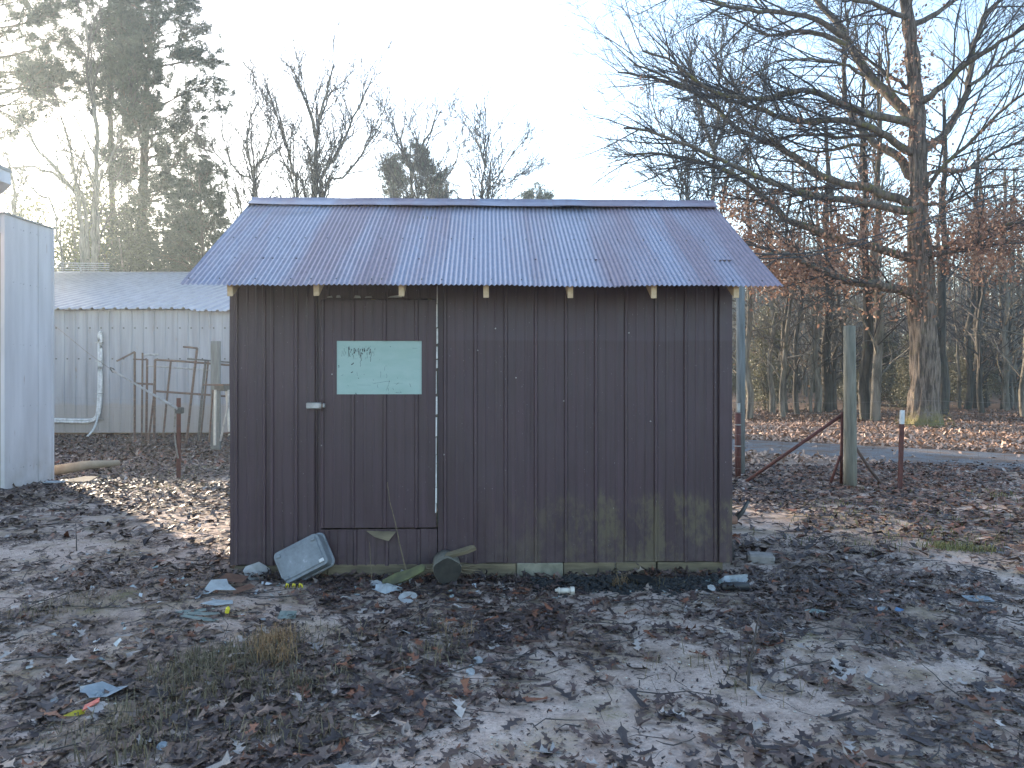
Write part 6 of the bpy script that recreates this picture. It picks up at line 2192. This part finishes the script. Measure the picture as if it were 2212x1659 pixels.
# leaves drifted against the foot of the wall
n = 700
lx = nr.uniform(-0.1, SW + 0.15, n); ly = -0.05 - np.abs(nr.normal(0, 0.07, n))
wx = -2.04 + lx * math.cos(SROT) - ly * math.sin(SROT); wy = 5.6 + lx * math.sin(SROT) + ly * math.cos(SROT)
link('drifted_leaves', leaves_mesh('drifted_leaves', wx, wy, nr.uniform(0.04, 0.11, n), T_detail[1], leaf_cols(n, (6, 6, 5, 3, 2, 1.2, 0.8, 0.3)), 0.35, 0.02), M['leaf'], None, kind='stuff')
# log and flattened box by the white building
g0 = G(112, 1026); g1 = G(256, 1008)
o = MB().tube([(0, 0, 0.06), (g1.x * 0.5 - g0.x * 0.5, (g1.y - g0.y) * 0.5, 0.085), (g1.x - g0.x, g1.y - g0.y, 0.06)], [0.075, 0.07, 0.045], 10).build('fallen_log', M['cardboard'], None, smooth=True)
o.location = (g0.x, g0.y, 0)
tag(o, 'pale fallen log lying out from the white building corner', 'log')
g = G(185, 1040)
BX = thing('flattened_box', 'flattened brown cardboard box on leaves by the pale log', 'box', (g.x, g.y, hz(g.x, g.y) + 0.02), 0.1)
MB().prism([(-0.34, -0.12), (-0.05, 0.12), (0.12, 0.10), (0.10, -0.14)], 0.02, 0.035, Matrix.Rotation(R(10), 4, 'X')).build('box_side', M['cardboard'], BX, bevel=0.003)
MB().prism([(0.10, -0.14), (0.12, 0.10), (0.36, 0.04), (0.28, -0.10)], 0.02, 0.035, Matrix.Rotation(R(6), 4, 'X') @ Matrix.Rotation(R(12), 4, 'Y')).build('box_flap', M['cardboard'], BX, bevel=0.003)
g = G(112, 1044)
scrap('foam_piece', 'white flat piece at the foot of the white building', 'foam', 118, 1046, [(-0.14, -0.06), (-0.12, 0.05), (0.13, 0.06), (0.14, -0.05)], 'paper', (R(5), 0, 0.1), 0.03, 0.01, 0.05)


# seedlings and bare stems
def stem(label, pts, r, side=(), name='dead_weed', mat='twig', group='bare stems in the yard'):
    g = G(*pts[0])
    Y = g.y
    o = thing(name, label, 'plant', (g.x, Y, hz(g.x, Y)), group=group)
    org = Vector((g.x, Y, 0))
    P = resample([tuple(W(a, b, Y) - org) for a, b in pts], 0.03)
    P[1:-1] += nr.normal(0, 0.0015, (len(P) - 2, 3))
    link('stem', tubes_mesh('stem', [(P, np.linspace(r, r * 0.4, len(P)))], 6), M[mat], o)
    for sd in side:
        Q = resample([tuple(W(a, b, Y + 0.04) - org) for a, b in sd], 0.03)
        link('shoot', tubes_mesh('shoot', [(Q, np.linspace(r * 0.6, r * 0.25, len(Q)))], 5), M[mat], o)
    return o


stem('tall curved dry weed stalk rising in front of the door', [(884, 1252), (876, 1215), (862, 1160), (852, 1110), (842, 1070), (837, 1030)], 0.0055, mat='old_wood')
stem('short dry stalk against the board under the door', [(803, 1250), (801, 1200), (798, 1160)], 0.004, mat='old_wood')
stem('forked dead seedling standing alone on the sand', [(1617, 1485), (1618, 1450), (1620, 1425), (1626, 1395), (1634, 1350), (1641, 1318)], 0.0075, [[(1619, 1440), (1615, 1415), (1614, 1405)], [(1621, 1425), (1632, 1405), (1636, 1392)], [(1627, 1390), (1636, 1378)]])
stem('thin straight twig behind the forked seedling', [(1599, 1425), (1600, 1390), (1601, 1335)], 0.003)
stem('leaning thin twig right of the forked seedling', [(1696, 1395), (1693, 1370), (1690, 1345)], 0.0035)
stem('thin stem in front of the left shed corner leaves', [(166, 1190), (165, 1165), (163, 1130)], 0.005)
stem('very short twig at the right edge of the sand', [(2199, 1625), (2200, 1600), (2201, 1578)], 0.003)
stem('crooked twig leaning on the siding behind the log', [(955, 1235), (956, 1205), (968, 1175), (976, 1160)], 0.004)


# ------------------------------------------------------------------ thin haze volume added to imitate lens glare towards the low sun
hm = bpy.data.materials.new('glare_haze')
hm.use_nodes = True
hm.node_tree.nodes.clear()
ho = hm.node_tree.nodes.new('ShaderNodeOutputMaterial')
hv = hm.node_tree.nodes.new('ShaderNodeVolumePrincipled')
hv.inputs['Color'].default_value = (0.78, 0.92, 1.0, 1)
hv.inputs['Density'].default_value = 0.0015
hv.inputs['Anisotropy'].default_value = 0.65
hm.node_tree.links.new(hv.outputs[0], ho.inputs['Volume'])
lo = Vector((xs[0] - 5, ys[0] - 5, -2.0)); hi_ = Vector((xs[-1] + 5, ys[-1] + 5, 32.0))
hzb = MB().box(tuple(lo), tuple(hi_)).build('haze', hm, None)
hzb['kind'] = 'stuff'
